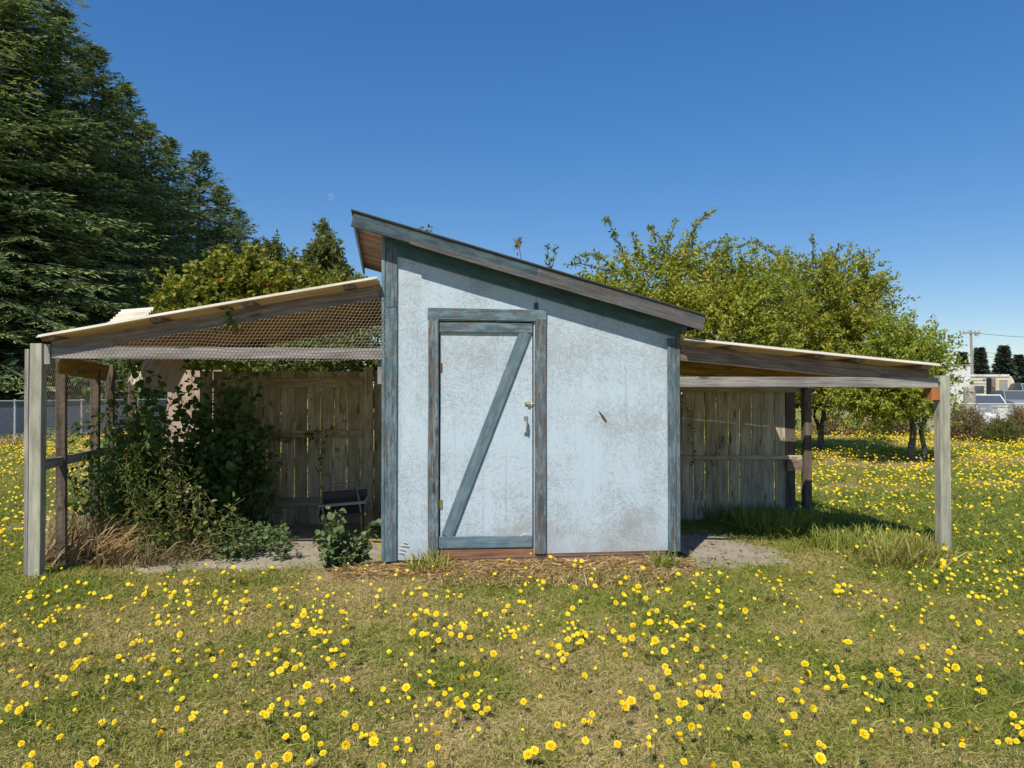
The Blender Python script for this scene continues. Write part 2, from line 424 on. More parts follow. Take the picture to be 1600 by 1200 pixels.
M['dryweed'] = leafmat('red_brown_weeds', [(0, (.10, .07, .04)), (.45, (.19, .135, .07)), (.8, (.27, .20, .10)), (1, (.23, .23, .08))], .2)
M['straw'] = leafmat('straw', [(0, (.27, .17, .075)), (.5, (.46, .325, .15)), (1, (.64, .50, .27))], .22)
M['grass_g'] = leafmat('green_grass', [(0, (.135, .18, .028)), (.5, (.245, .29, .05)), (1, (.39, .395, .105))], .34)
M['grass_o'] = leafmat('olive_grass', [(0, (.20, .20, .042)), (.5, (.335, .32, .075)), (1, (.51, .46, .15))], .3)
M['grass_s'] = leafmat('dry_grass', [(0, (.27, .21, .085)), (.5, (.43, .345, .15)), (1, (.61, .50, .26))], .24)
M['petal'] = leafmat('yellow_petals', [(0, (.64, .36, .0)), (.35, (.76, .54, .003)), (1, (.80, .63, .005))], .12, tcol=(1, .95, .5))

# ------------------------------------------------------------------ timber helpers
def board(name, parent, a, b, w, t, mat, face=(0, -1, 0), ch=.003, jit=.0012, segs=None, taper=None):
    """a sawn board from a to b (centre line), width w across, thickness t along face; edges eased, slightly uneven"""
    a = Vector(a); b = Vector(b); X = (b - a); L = X.length; X.normalize()
    N = Vector(face); N = (N - X * N.dot(X)).normalized(); Y = N.cross(X)
    n = segs or max(1, min(5, int(L / .5)))
    hw, ht = w / 2, t / 2; c = min(ch, ht * .4)
    prof = [(-hw + c, -ht), (hw - c, -ht), (hw, -ht + c), (hw, ht - c), (hw - c, ht), (-hw + c, ht), (-hw, ht - c), (-hw, -ht + c)]
    V = []
    for i in range(n + 1):
        s = i / n; k = 1.0 if taper is None else 1 + (taper - 1) * s
        oy, oz = R.gauss(0, jit), R.gauss(0, jit * .6)
        for (y, z) in prof:
            V.append(((s - .5) * L, y * k + oy + R.gauss(0, jit * .4), z + oz))
    F = [[i * 8 + j, i * 8 + (j + 1) % 8, i * 8 + 8 + (j + 1) % 8, i * 8 + 8 + j] for i in range(n) for j in range(8)]
    F += [list(range(7, -1, -1)), [n * 8 + j for j in range(8)]]
    me = bpy.data.meshes.new(name); me.from_pydata(V, [], F); me.update()
    mw = Matrix((X, Y, N)).transposed().to_4x4(); mw.translation = (a + b) / 2
    return link(name, me, mat, parent, mw)
def prism(name, parent, pts, y0, y1, mat):
    """flat panel: outline in (x, z), extruded from y0 to y1"""
    n = len(pts)
    V = [(x, y0, z) for x, z in pts] + [(x, y1, z) for x, z in pts]
    F = [list(range(n)), list(range(2 * n - 1, n - 1, -1))] + [[i, i + n, (i + 1) % n + n, (i + 1) % n] for i in range(n)]
    me = bpy.data.meshes.new(name); me.from_pydata(V, [], F); me.update()
    return link(name, me, mat, parent)
def vboard(name, parent, x0, x1, yt, yb, ly, t, mat, **k):
    """upright board seen between pixel columns x0..x1 and rows yt..yb at depth ly"""
    xm = (x0 + x1) / 2
    a = PL(xm, yt, ly); b = PL(xm, yb, ly); b.x = a.x
    w = PL(x1, (yt + yb) / 2, ly).x - PL(x0, (yt + yb) / 2, ly).x
    return board(name, parent, a, b, w, t, mat, **k)
def ly_for(px, lx, z=1.0):
    lo, hi = -1.0, 4.0
    for _ in range(40):
        m = (lo + hi) / 2; p = SW((lx, m, z))
        if 800 + FPX * p.x / p.y < px: lo = m
        else: hi = m
    return lo if abs(lo - 4) > .01 else 2.0
def sheet(name, parent, x0, x1, y0, y1, zf, mat, per=.076, amp=.012, sag=0.0):
    """corrugated roof sheet, corrugations along x"""
    ny = int((y1 - y0) / per * 6) + 1; nx = max(2, int((x1 - x0) / .35))
    xs = np.linspace(x0, x1, nx); ys = np.linspace(y0, y1, ny)
    Xg, Yg = np.meshgrid(xs, ys, indexing='ij')
    Z = zf(Xg) + amp * np.sin((Yg - y0) / per * 2 * math.pi - math.pi / 2) + .006 * (vnoise(Xg, Yg, 1.3, 6) - .5) * 2 - sag * np.sin((Xg - x0) / (x1 - x0) * math.pi)
    V = np.stack([Xg, Yg, Z], -1).reshape(-1, 3); V2 = V.copy(); V2[:, 2] -= .0025
    i = np.arange(nx - 1)[:, None] * ny; j = np.arange(ny - 1)[None]
    Q = np.stack([i + j, i + ny + j, i + ny + j + 1, i + j + 1], -1).reshape(-1, 4)
    N = nx * ny
    E = []
    for k in range(nx - 1):
        E += [[k * ny, k * ny + N, (k + 1) * ny + N, (k + 1) * ny], [(k + 1) * ny - 1, (k + 2) * ny - 1, (k + 2) * ny - 1 + N, (k + 1) * ny - 1 + N]]
    for k in range(ny - 1):
        E += [[k, k + 1, k + 1 + N, k + N], [(nx - 1) * ny + k, (nx - 1) * ny + k + N, (nx - 1) * ny + k + 1 + N, (nx - 1) * ny + k + 1]]
    me = npmesh(name, np.concatenate([V, V2]), None, np.concatenate([Q, Q[:, ::-1] + N, np.array(E)]), None, False)
    return link(name, me, mat, parent)
def wires(segs, rad, name, mat, parent):
    """thin three sided wires along many segments (n, 2, 3)"""
    S = np.asarray(segs, float); A, B = S[:, 0], S[:, 1]
    T = unit(B - A); U = unit(np.cross(T, np.array([[.31, .87, .17]]))); W = np.cross(T, U)
    V = []
    for P in (A, B):
        for k in range(3):
            th = k * 2.0944
            V.append(P + rad * (math.cos(th) * U + math.sin(th) * W))
    V = np.stack(V, 1); b = np.arange(len(S))[:, None] * 6
    Q = np.concatenate([b + np.array([[k, (k + 1) % 3, 3 + (k + 1) % 3, 3 + k]]) for k in range(3)])
    return link(name, npmesh(name, V.reshape(-1, 3), None, Q), mat, parent)
def hexwire(u0, u1, v0, v1, s, inside, to3, bulge=.006):
    """chicken wire: hexagonal net over a rectangle in (u, v), kept where inside() holds"""
    segs = []; h = s * .5; nu = int((u1 - u0) / s) + 2; row = s * .82
    nv = int((v1 - v0) / row) + 2
    for j in range(nv):
        for i in range(nu):
            cx = u0 + i * s + (j % 2) * h; cy = v0 + j * row
            p0 = (cx, cy); p1 = (cx + h, cy + row * .32); p2 = (cx - h, cy + row * .32); p3 = (cx, cy - row * .68 + 0)
            for q in (p1, p2, (cx, cy - row * .68)):
                segs.append((p0, q))
    S = np.array(segs); m = inside(S.mean(1)[:, 0], S.mean(1)[:, 1]); S = S[m]
    # the net is not perfectly regular
    off = (np.stack([vnoise(S[..., 0], S[..., 1], 3.0, 1), vnoise(S[..., 0], S[..., 1], 3.0, 2)], -1) - .5) * s * .7
    S = S + off
    return to3(S[..., 0], S[..., 1], bulge * (vnoise(S[..., 0], S[..., 1], 2.0, 4) - .5) * 2)

# ------------------------------------------------------------------ the ground
def axis(lims, fine, far, step, grow):
    a = list(np.arange(lims[0], lims[1] + 1e-6, fine)); s = fine
    while a[-1] < far:
        s *= grow; a.append(a[-1] + s)
    s = fine; lo = []
    x = lims[0]
    while x > step:
        s *= grow; x -= s; lo.append(x)
    return np.array(lo[::-1] + a)
gx = axis((-9, 9), .25, 900, -900, 1.22); gy = axis((0, 22), .25, 1500, -60, 1.22)
Xg, Yg = np.meshgrid(gx, gy, indexing='ij')
i = np.arange(len(gx) - 1)[:, None] * len(gy); j = np.arange(len(gy) - 1)[None]
Q = np.stack([i + j, i + len(gy) + j, i + len(gy) + j + 1, i + j + 1], -1).reshape(-1, 4)
def groundmat():
    m, nt, b = newmat('dry_lawn_soil')
    tc = nt.nodes.new('ShaderNodeTexCoord').outputs['Object']
    n1 = nd(nt, 'ShaderNodeTexNoise', {'Vector': tc, 'Scale': .55, 'Detail': 6, 'Roughness': .6})
    n2 = nd(nt, 'ShaderNodeTexNoise', {'Vector': tc, 'Scale': 26, 'Detail': 5, 'Roughness': .7})
    n3 = nd(nt, 'ShaderNodeTexNoise', {'Vector': tc, 'Scale': 3.5, 'Detail': 5, 'Roughness': .65})
    g = mix(nt, n2.outputs[0], (.14, .145, .035), (.33, .315, .095))
    d = mix(nt, n2.outputs[0], (.23, .195, .07), (.45, .38, .155))
    f = math_(nt, 'ADD', math_(nt, 'MULTIPLY', n1.outputs[0], .6), math_(nt, 'MULTIPLY', n3.outputs[0], .4))
    nt.links.new(mix(nt, thresh(nt, f, .40, .58), g, d), b.inputs['Base Color'])
    b.inputs['Roughness'].default_value = .95; b.inputs['Specular IOR Level'].default_value = .1
    bump(nt, b, n2.outputs[0], .5, .03)
    return m
M['ground'] = groundmat()
me = npmesh('ground', np.stack([Xg, Yg, gz(Xg, Yg)], -1).reshape(-1, 3), None, Q, None, True)
tag(link('ground', me, M['ground']), kind='structure')
def slab(name, x0, x1, y0, y1, lift, mat, ragged=.12):
    """thin worn slab following the ground, its rim broken and uneven"""
    n = 26; U, Vv = np.meshgrid(np.linspace(0, 1, n), np.linspace(0, 1, n), indexing='ij')
    X = x0 + (x1 - x0) * U; Y = y0 + (y1 - y0) * Vv
    ex = (vnoise(X, Y, 2.6, 1) + .5 * vnoise(X, Y, 8, 4) - .75) * ragged * 2; ey = (vnoise(X, Y, 2.6, 2) + .5 * vnoise(X, Y, 8, 5) - .75) * ragged * 2
    X = X + ex * np.abs(U - .5) * 2; Y = Y + ey * np.abs(Vv - .5) * 2
    c, s = math.cos(YAW), math.sin(YAW); WX = ORG.x + X * c - Y * s; WY = ORG.y + X * s + Y * c
    edge = np.minimum(np.minimum(U, 1 - U), np.minimum(Vv, 1 - Vv))
    Z = gz(WX, WY) + lift * smooth(-.02, .05, edge) + (vnoise(X, Y, 5, 3) - .5) * .004 - .03 * (edge <= 0)
    i = np.arange(n - 1)[:, None] * n; j = np.arange(n - 1)[None]
    Q = np.stack([i + j, i + n + j, i + n + j + 1, i + j + 1], -1).reshape(-1, 4)
    return tag(link(name, npmesh(name, np.stack([WX, WY, Z], -1).reshape(-1, 3), None, Q, None, True), mat), kind='structure')
slab('concrete_slab', -2.15, -.10, .06, 2.35, .022, M['concrete'])
slab('bare_soil', -.6, .16, -.2, .3, .016, M['soil'], .2)
slab('concrete_slab', 2.56, 3.66, -.10, 1.7, .024, M['concrete'], .2)

# ------------------------------------------------------------------ the shed
shed = thing('shed', 'blue painted strand board shed with slanted roof and plank door', 'shed', SM)
OH = .165
rl = PL(551, 328, -OH); rr = PL(1100, 491, -OH)
rs = (rr.z - rl.z) / (rr.x - rl.x)
def zroof(x): return rl.z + rs * (x - rl.x)
# back left corner of the roof: the eave is not square to the front
d_ = SMI.to_3x3() @ ray(571, 433); o_ = SMI @ Vector((0, 0, CAMH))
k_ = (rl.z + rs * (o_.x - rl.x) - o_.z) / (d_.z - rs * d_.x); pe = o_ + d_ * k_
SD = 2.12                                                    # depth of the shed
skew = (pe.x - rl.x) / (pe.y + OH)
def xl(y): return rl.x + skew * (y + OH)
W1 = PL(1058, 800, 0).x                                      # width of the shed
wz = PL(800, 872, 0).z
dl, dr, dt = PL(686, 680, 0).x, PL(834, 680, 0).x, PL(760, 502, 0).z
zb_l = PL(640, 875, 0).z; zb_r = PL(1000, 861, 0).z
ztopw = lambda x: zroof(x) - .05
seam = PL(838, 470, 0).x
M_o = M['osb']
prism('siding_panel', shed, [(.004, zb_l), (dl, zb_l), (dl, dt), (seam - .002, dt), (seam - .002, ztopw(seam)), (.004, ztopw(.004))], 0, .014, M_o)
prism('siding_panel', shed, [(dr, zb_r), (W1 - .004, zb_r), (W1 - .004, ztopw(W1)), (seam + .002, ztopw(seam)), (seam + .002, dt), (dr, dt)], 0, .014, M_o)
for nm, x in (('wall', .002), ('wall', W1 - .016)):
    mb = MB(); z1 = zroof(x) - .06
    mb.box((x + .007, SD / 2 + .01, (wz + z1) / 2), (.014, SD - .02, z1 - wz)); mb.build(nm, M_o, shed)
mb = MB()
prism('wall', shed, [(.02, wz), (W1 - .02, wz), (W1 - .02, ztopw(W1)), (.02, ztopw(.02))], SD - .014, SD, M_o)
vboard('corner_trim', shed, 602, 620.5, 481, 877, -.0115, .021, M['trim'])
vboard('corner_trim', shed, 602.5, 620.5, 389, 480, -.0115, .021, M['trim'])
vboard('corner_trim', shed, 596, 601.6, 367, 470, -.013, .024, M['trim_blue'])
vboard('corner_trim', shed, 596.5, 601.6, 471, 877, -.012, .022, M['trim'])
vboard('corner_trim', shed, 1043, 1055.5, 529, 862, -.0115, .021, M['trim'])
vboard('corner_trim', shed, 1056, 1061.5, 523, 861, -.0125, .023, M['trim'])
ba = PL(602, 381, -.0115); bb = PL(1062.5, 524, -.0115)
bb.z = ba.z + rs * (bb.x - ba.x)
board('band_trim', shed, ba, bb, .135, .019, M['trim_dark'])
board('seam_batten', shed, (seam, -.004, zroof(seam) - .29), (seam, -.004, dt + .10), .035, .007, M['trim_dark'])
# door frame
vboard('door_jamb', shed, 669, 685, 499, 866, -.0115, .022, M['trim_door'])
vboard('door_jamb', shed, 835.5, 853, 499, 865, -.0115, .022, M['trim_door'])
ha = PL(668, 490, -.0125); hb = PL(853.5, 494.5, -.0125); hb.z = ha.z - .004
board('door_header', shed, ha, hb, .098, .023, M['trim'])
# door
door = link('door', npmesh('door', *(lambda m: (np.concatenate(m.v), None, np.concatenate(m.q)))((lambda m: (m.box(((dl + dr) / 2 - .002, .010, 0), (1, 1, 1)), m)[1])(MB()))), None, shed)
zd0, zd1 = PL(760, 858, 0).z, PL(760, 504.5, 0).z
mb = MB(); mb.box(((dl + dr) / 2, .011, (zd0 + zd1) / 2), (dr - dl - .02, .018, zd1 - zd0)); door.data = mb.mesh('door'); door.data.materials.append(M['osb_door'])
ra = PL(687, 511, -.010); rb = PL(832, 512.5, -.010); board('door_rail', door, ra, rb, .084, .019, M['trim'])
ra = PL(685.5, 848, -.010); rb = PL(832, 846.5, -.010); board('door_rail', door, ra, rb, .098, .019, M['trim_blue'])
ra = PL(698.5, 838, -.010); rb = PL(820.5, 519, -.010)
board('door_brace', door, ra, rb, .098, .019, M['trim_blue'])
hz = PL(688, 574, -.004); mb = MB(); mb.box((hz.x, -.003, hz.z), (.03, .006, .075)); mb.tube([(hz.x - .013, -.009, hz.z - .037), (hz.x - .013, -.009, hz.z + .037)], .005); mb.build('hinge', M['rust'], door)
hz = PL(688, 788, -.004); mb = MB(); mb.box((hz.x, -.003, hz.z), (.034, .006, .075)); mb.tube([(hz.x - .013, -.009, hz.z - .037), (hz.x - .013, -.009, hz.z + .037)], .005); mb.build('hinge', M['brass'], door)
hd = PL(822, 653, -.003); he = PL(822.5, 678, -.003); mb = MB()
mb.box((hd.x, -.004, hd.z), (.032, .005, .026)); mb.box((hd.x, -.004, he.z), (.032, .005, .022))
mb.tube([(hd.x, -.006, hd.z), (hd.x + .004, -.028, hd.z - .02), (hd.x + .006, -.034, (hd.z + he.z) / 2), (hd.x + .004, -.028, he.z + .02), (hd.x, -.006, he.z)], [.006, .008, .009, .008, .006], 6)
mb.build('handle', M['steel'], door)
lt = PL(826, 631, -.004); mb = MB(); mb.box((lt.x - .008, -.004, lt.z), (.045, .006, .026)); mb.tube([(lt.x - .02, -.012, lt.z), (lt.x + .06, -.018, lt.z)], .005); mb.box((lt.x + .0, -.012, lt.z - .012), (.02, .012, .018)); mb.build('latch', M['brass'], door)
door.location.y = .012
# skirting below the door and the right panel, with hardware cloth tacked over it
y_s = .012
for (pa, pb, ya, yb_) in ((688, 1040, 867, 867.5), (688, 1040, 884, 884)):
    a = PL(pa, ya, y_s); b = PL(pb, yb_ - 4, y_s); b.z = a.z
    board('skirting_board', shed, a, b, .078, .02, M['skirt'])
g0 = PL(720, 871, -.006); g1 = PL(1036, 871, -.006); zz = np.arange(g0.z - .12, g0.z, .0125); xx = np.arange(g0.x, g1.x, .0125)
segs = [((g0.x, -.006, z), (g1.x, -.006, z)) for z in zz] + [((x, -.006, g0.z - .12), (x, -.006, g0.z)) for x in xx]
wires(segs, .0009, 'hardware_cloth', M['wire'], shed)['kind'] = 'stuff'
for (px, py) in ((612, 886), (1043, 873)):
    p = PL(px, py, .08); mb = MB(); mb.box((p.x, .08, p.z - .06), (.17, .19, .16)); mb.build('foundation_block', M['block'], shed)
# peeled splinters low on the left panel
for k, (px, py, L) in enumerate(((626, 852, .07), (624, 857, .05), (623, 863, .045), (630, 847, .03), (816, 834, .05), (812, 837, .04))):
    p = PL(px, py, -.004)
    board('paint_flake', shed, (p.x, -.006, p.z), (p.x + L, -.014, p.z + R.uniform(-.012, .012)), .012, .002, M['block'], jit=.0005, taper=.4)
# roof
roof = link('roof', prism('roofing', None, [(0, 0), (1, 0), (1, 1)], 0, 1, M['felt']).data, None, shed)
bpy.data.objects.remove(bpy.data.objects['roofing'])
RB = SD + .5; RX = rr.x
V = [(xl(-OH) - .012, -OH - .014, 0), (RX + .012, -OH - .014, 0), (RX + .012, RB, 0), (xl(RB) - .012, RB, 0)]
V = [(x, y, zroof(x) + .002) for x, y, _ in V] + [(x, y, zroof(x) - .010) for x, y, _ in V]
me = bpy.data.meshes.new('roof'); me.from_pydata(V, [], [[0, 1, 2, 3], [7, 6, 5, 4]] + [[k, k + 4, (k + 1) % 4 + 4, (k + 1) % 4] for k in range(4)]); me.update(); me.materials.append(M['felt']); roof.data = me
ydir = Vector((1, 0, rs)).normalized(); nrm = Vector((-rs, 0, 1)).normalized()
y = -OH + .034; k = 0
while y < RB - .02:
    w = R.choice((.135, .14, .142, .09))
    w = min(w, RB - .005 - y)
    x0 = xl(y + w / 2) + .024; x1 = RX - .03
    a = Vector((x0, y + w / 2, zroof(x0) - .022)); b = Vector((x1, y + w / 2, zroof(x1) - .022))
    board('sheathing_board', roof, a, b, w - .006, .019, M['sheathing'], face=nrm, segs=1); y += w
def fas(name, x0, x1, top, h, yc, t, mat):
    a = Vector((x0, yc, zroof(x0) - top - h / 2)); b = Vector((x1, yc, zroof(x1) - top - h / 2))
    return board(name, roof, a, b, h, t, mat, jit=.002)
xm_ = PL(838, 420, -OH).x
fas('fascia_board', rl.x, xm_, .013, .118, -OH + .013, .026, M['fascia'])
fas('fascia_board', xm_ + .003, RX, .013, .118, -OH + .013, .026, M['fascia_bare'])
fas('fascia_strip', PL(640, 400, -OH).x, RX - .01, .098, .045, -OH - .006, .012, M['fascia_bare'])
ea = Vector((xl(0) + .010, -.14, zroof(xl(0)) - .062)); eb = Vector((xl(RB) + .010, RB - .01, zroof(xl(RB)) - .062)); ea.x = xl(-.14) + .010; ea.z = zroof(ea.x) - .062
board('eave_board', roof, ea, eb, .095, .02, M['trim_blue'], face=(-1, 0, 0))
ea = Vector((RX - .012, -.13, zroof(RX) - .066)); eb = Vector((RX - .012, RB - .01, zroof(RX) - .066))
board('eave_board', roof, ea, eb, .1, .022, M['trim_blue'], face=(1, 0, 0))
for px in (600, 683, 757, 905, 968, 1077):
    x = PL(px, 450, -.08).x
    board('lookout', roof, (x, -OH + .03, zroof(x) - .075), (x, .4, zroof(x) - .075), .075, .036, M['trim_blue'] if px in (600, 1077) else M['grey_warm'], face=(1, 0, 0))
p = PL(1080, 520, .0)
board('corner_bracket', shed, (W1 + .07, .04, zroof(W1) - .115), (W1 + .07, .04, zroof(W1) - .205), .085, .035, M['trim_blue'], face=(0, -1, 0), taper=.55)

# ------------------------------------------------------------------ lean-to on the left: an open wire run under corrugated sheets
lean = thing('lean_to', 'open lean-to run with chicken wire and sagging corrugated roof, overgrown', 'lean-to', SM)
s0 = PL(56, 524, -.12); s1 = PL(580, 434, -.12); sl_ = (s1.z - s0.z) / (s1.x - s0.x)
def zS(x): return s0.z + sl_ * (x - s0.x)
XE = -.035
lroof = sheet('roof_sheet', lean, s0.x, XE, -.12, .56, zS, M['sheet'])
sheet('roof_sheet', lean, s0.x + .02, XE, .52, 1.18, lambda x: zS(x) + .006, M['sheet'])
sheet('roof_sheet', lean, s0.x + .03, XE, 1.14, 1.80, lambda x: zS(x) + .01, M['sheet'])
sheet('roof_sheet', lean, s0.x + .1, XE, 1.76, 2.2, lambda x: zS(x) + .014, M['sheet'])
for px, py in ((74, 523), (243, 494), (386, 470), (545, 442)):
    x = PL(px, py, -.09).x
    board('purlin', lean, (x, -.085, zS(x) - .032), (x, 2.18, zS(x) - .032), .089, .036, M['grey_warm'], face=(-sl_, 0, 1))
for k, y in enumerate((.018, .72, 1.42, 2.1)):
    xa = PL(84, 540, y).x if k == 0 else s0.x + .12 
    board('rafter', lean, (xa, y, zS(xa) - .109), (XE, y, zS(XE) - .109), .115, .038, M['grey_warm'] if k == 0 else M['yellow_ply'])
vboard('post', lean, 51, 69.5, 537, 908, .03, .089, M['post'])
vboard('post_block', lean, 70.5, 80, 538, 569, -.002, .04, M['grey'])
a = PL(47, 546, .05); b = PL(45, 897, .05); board('plank', lean, a, b, .03, .10, M['grey'])
ra = PL(82.5, 551, .002); rb = PL(597, 550, .002); rb.x = -.004; rb.z = ra.z + .008
board('front_rail', lean, ra, rb, .092, .036, M['grey'], jit=.0025)
vb = vboard('rail_block', lean, 590, 597, 560, 600, .05, .04, M['grey'])
XS = -2.66
for px, t, bt in ((96, 557, 868), (149, 575, 830), (172, 572, 760), (207, 580, 815)):
    y = ly_for(px, XS); p = SW((XS, y, 0))
    z1 = CAMH + (HOR - t) * p.y / FPX
    board('stud', lean, (XS + R.uniform(-.02, .02), y, -.03), (XS, y, min(z1, zS(XS) - .02)), .075, .045, M['stud'], face=(0, -1, 0))
ya, yb_ = ly_for(82, XS), ly_for(176, XS)
board('side_rail', lean, (XS, .06, PL(84, 727, .1).z), (XS + .03, 1.25, PL(84, 727, .1).z + .03), .075, .038, M['grey'], face=(1, 0, 0))
a = PL(93, 569, .1); yk = 1.3; b = PL(167, 583, yk)
board('sagging_board', lean, a, b, .15, .02, M['yellow_ply'], face=(.85, -.5, -.15))
# hanging corrugated panel at the back
pc = PL(250, 575, 1.75)
hp = sheet('hanging_sheet', lean, -.24, .24, -.26, .26, lambda x: 0 * x, M['sheet'])
hp.matrix_local = Matrix.Translation(pc) @ Matrix.Rotation(math.radians(-14), 4, 'Y') @ Matrix.Rotation(math.radians(62), 4, 'X') @ Matrix.Rotation(math.radians(62), 4, 'Z')
# loose white sheet on top of the roof
pp = PL(203, 497, 1.3)
ls = sheet('loose_sheet', None, -.15, .15, -.22, .22, lambda x: 0 * x, M['sheet'])
lp = PL(205, 493, 1.25)
ls.matrix_world = SM @ Matrix.Translation(lp) @ Matrix.Rotation(math.atan(-sl_) * .5, 4, 'Y') @ Matrix.Rotation(math.radians(24), 4, 'X')
tag(ls, 'loose white corrugated sheet lying on the overgrown lean-to roof', 'roof sheet')
# chicken wire: front gable over rafter and rail, and the left side
zr0 = ra.z - .05
def ins(u, v):
    top = np.minimum(zS(u) - .06, PL(600, 466, 0).z + (u + .03) * ((PL(600, 466, 0).z - PL(90, 532, 0).z) / (PL(600, 466, 0).x - PL(90, 532, 0).x)))
    return (v < top) & (v > zr0)
hs_ = hexwire(s0.x + .14, -.015, zr0, 2.4, .031, ins, lambda u, v, d: np.stack([u, -.024 + 0 * u + d * .5, v], -1))
wires(hs_, .00105, 'chicken_wire', M['wire'], lean)['kind'] = 'stuff'
hs_ = hexwire(.1, 2.15, .1, 1.8, .034, lambda u, v: (v < 1.75) & ((v > 1.0) | (u < 1.2)), lambda u, v, d: np.stack([XS - .04 + d * 3, u, v], -1))
wires(hs_, .00115, 'chicken_wire', M['wire'], lean)['kind'] = 'stuff'

# ------------------------------------------------------------------ lean-to on the right
lean2 = thing('lean_to', 'open lean-to with low corrugated roof on pale post beside orchard trees', 'lean-to', SM)
t0_ = PL(1066, 527.5, -.12); t1_ = PL(1472, 570, -.12); sr_ = (t1_.z - t0_.z) / (t1_.x - t0_.x)
def zT(x): return t0_.z + sr_ * (x - t0_.x)
XB, XR = W1 + .03, t1_.x
sheet('roof_sheet', lean2, XB, XR, -.12, .55, zT, M['sheet'])
sheet('roof_sheet', lean2, XB, XR - .02, .52, 1.2, lambda x: zT(x) + .006, M['sheet'])
sheet('roof_sheet', lean2, XB, 4.12, 1.17, 1.68, lambda x: zT(x) + .01, M['sheet'])
sheet('roof_sheet', lean2, XB, XR - .03, 1.70, 2.25, lambda x: zT(x) + .002, M['sheet'])
for px in (1150, 1282, 1345, 1448):
    x = PL(px, 550, -.09).x
    board('purlin', lean2, (x, -.085, zT(x) - .032), (x, 2.2, zT(x) - .032), .089, .036, M['grey_warm'], face=(-sr_, 0, 1))
for k, y in enumerate((.018, .55, 1.07, 1.6, 2.12)):
    xb = PL(1449, 580, y).x if k == 0 else XR - .15
    board('rafter', lean2, (XB, y, zT(XB) - .119), (xb, y, zT(xb) - .119), .135, .038, M['grey_warm'] if k == 0 else M['yellow_ply'])
vboard('post', lean2, 1464, 1479.5, 587, 884, .03, .089, M['post'])
ra2 = PL(1066, 596, .004); rb2 = PL(1464, 595, .004); ra2.x = W1 + .008; rb2.z = ra2.z - .012
board('front_rail', lean2, ra2, rb2, .09, .036, M['grey'], jit=.0025)
vboard('cedar_block', lean2, 1451, 1464, 603.5, 625, .03, .085, M['cedar'])
yb2 = 2.17
pb = SW((PL(1259, 700, yb2).x, yb2, 0)); gzb = GZ(pb.x, pb.y)
bx_ = PL(1260, 700, yb2).x
board('post', lean2, (bx_, yb2, gzb - .05), (bx_, yb2, zT(bx_) - .19), .089, .089, M['stud'])
board('back_rail', lean2, (PL(1190, 583, yb2).x, yb2 + .03, zT(bx_) - .16), (XR - .1, yb2 + .03, zT(bx_) - .2), .09, .036, M['grey'])

# ------------------------------------------------------------------ board fences behind the two runs
FY = 2.2
def fence(label, edges, ytop, mat, rails, ybot=842, post=None):
    f = thing('board_fence', label, 'fence', SM)
    xs = [PL(e, 700, FY).x for e in edges]
    for a, b in zip(xs[:-1], xs[1:]):
        gap = R.uniform(.004, .010); xm = (a + b) / 2; tl = R.gauss(0, .004)
        w = SW((xm, FY, 0)); zb = GZ(w.x, w.y) + R.uniform(-.02, .03)
        zt = PL(500, ytop, FY).z + R.gauss(0, .004)
        board('fence_board', f, (xm + tl, FY, zb), (xm - tl, FY, zt), (b - a) - gap, .02, mat, segs=2, jit=.002)
    for (pa, ya, pb_, yb_, wpx) in rails:
        a = PL(pa, ya, FY - .032); b = PL(pb_, yb_, FY - .032)
        board('fence_rail', f, a, b, wpx * .0072, .036, mat)
    return f
fl = fence('mossy plank fence closing the back of the overgrown run', [311, 332, 353, 374, 395, 417, 438.7, 460, 480.5, 501, 521.7, 542.5, 562.5, 584, 606, 628], 581, M['fence'],
           [(330, 600, 568, 596.5, 13), (330, 681, 568, 677, 12), (330, 787, 568, 783, 14)])
board('fence_post', fl, (PL(576, 700, FY - .06).x, FY - .065, -.02), (PL(576, 700, FY - .06).x, FY - .065, PL(576, 574, FY).z), .095, .05, M['fence'])
fr = fence('grey plank fence closing the back of the right hand lean-to', [1047, 1065, 1083.4, 1101, 1119, 1138, 1155.6, 1173.4, 1192, 1209.6, 1227], 612, M['fence_r'],
           [(1058, 609, 1247, 609, 9), (1058, 715, 1252, 714.5, 6.5)])
p0 = PL(1235, 613, FY - .01); board('fence_board', fr, (p0.x, FY + .002, GZ(*SW((p0.x, FY, 0)).xy) - .02), (p0.x, FY + .002, p0.z), .122, .024, M['stud'])
a = PL(1229, 727, FY - .06); b = PL(1252, 727, FY - .06); board('rail_block', fr, a, b, .13, .04, M['grey_warm'])
# sunlit plywood sheet standing behind the run
ply = board('plywood_sheet', None, (0, 0, 0), (1.75, 0, 0), .62, .012, M['ply'], segs=2)
pp = PL(302, 640, 3.1); ww = SW((pp.x, 3.1, 0))
ply.matrix_world = Matrix.Translation((ww.x, ww.y, .86)) @ Matrix.Rotation(YAW, 4, 'Z') @ Matrix(((0, 1, 0, 0), (0.09, 0, -1, 0), (1, 0, 0.09, 0), (0, 0, 0, 1)))
tag(ply, 'pinkish plywood sheet standing behind the overgrown run, seen through vines', 'plywood')

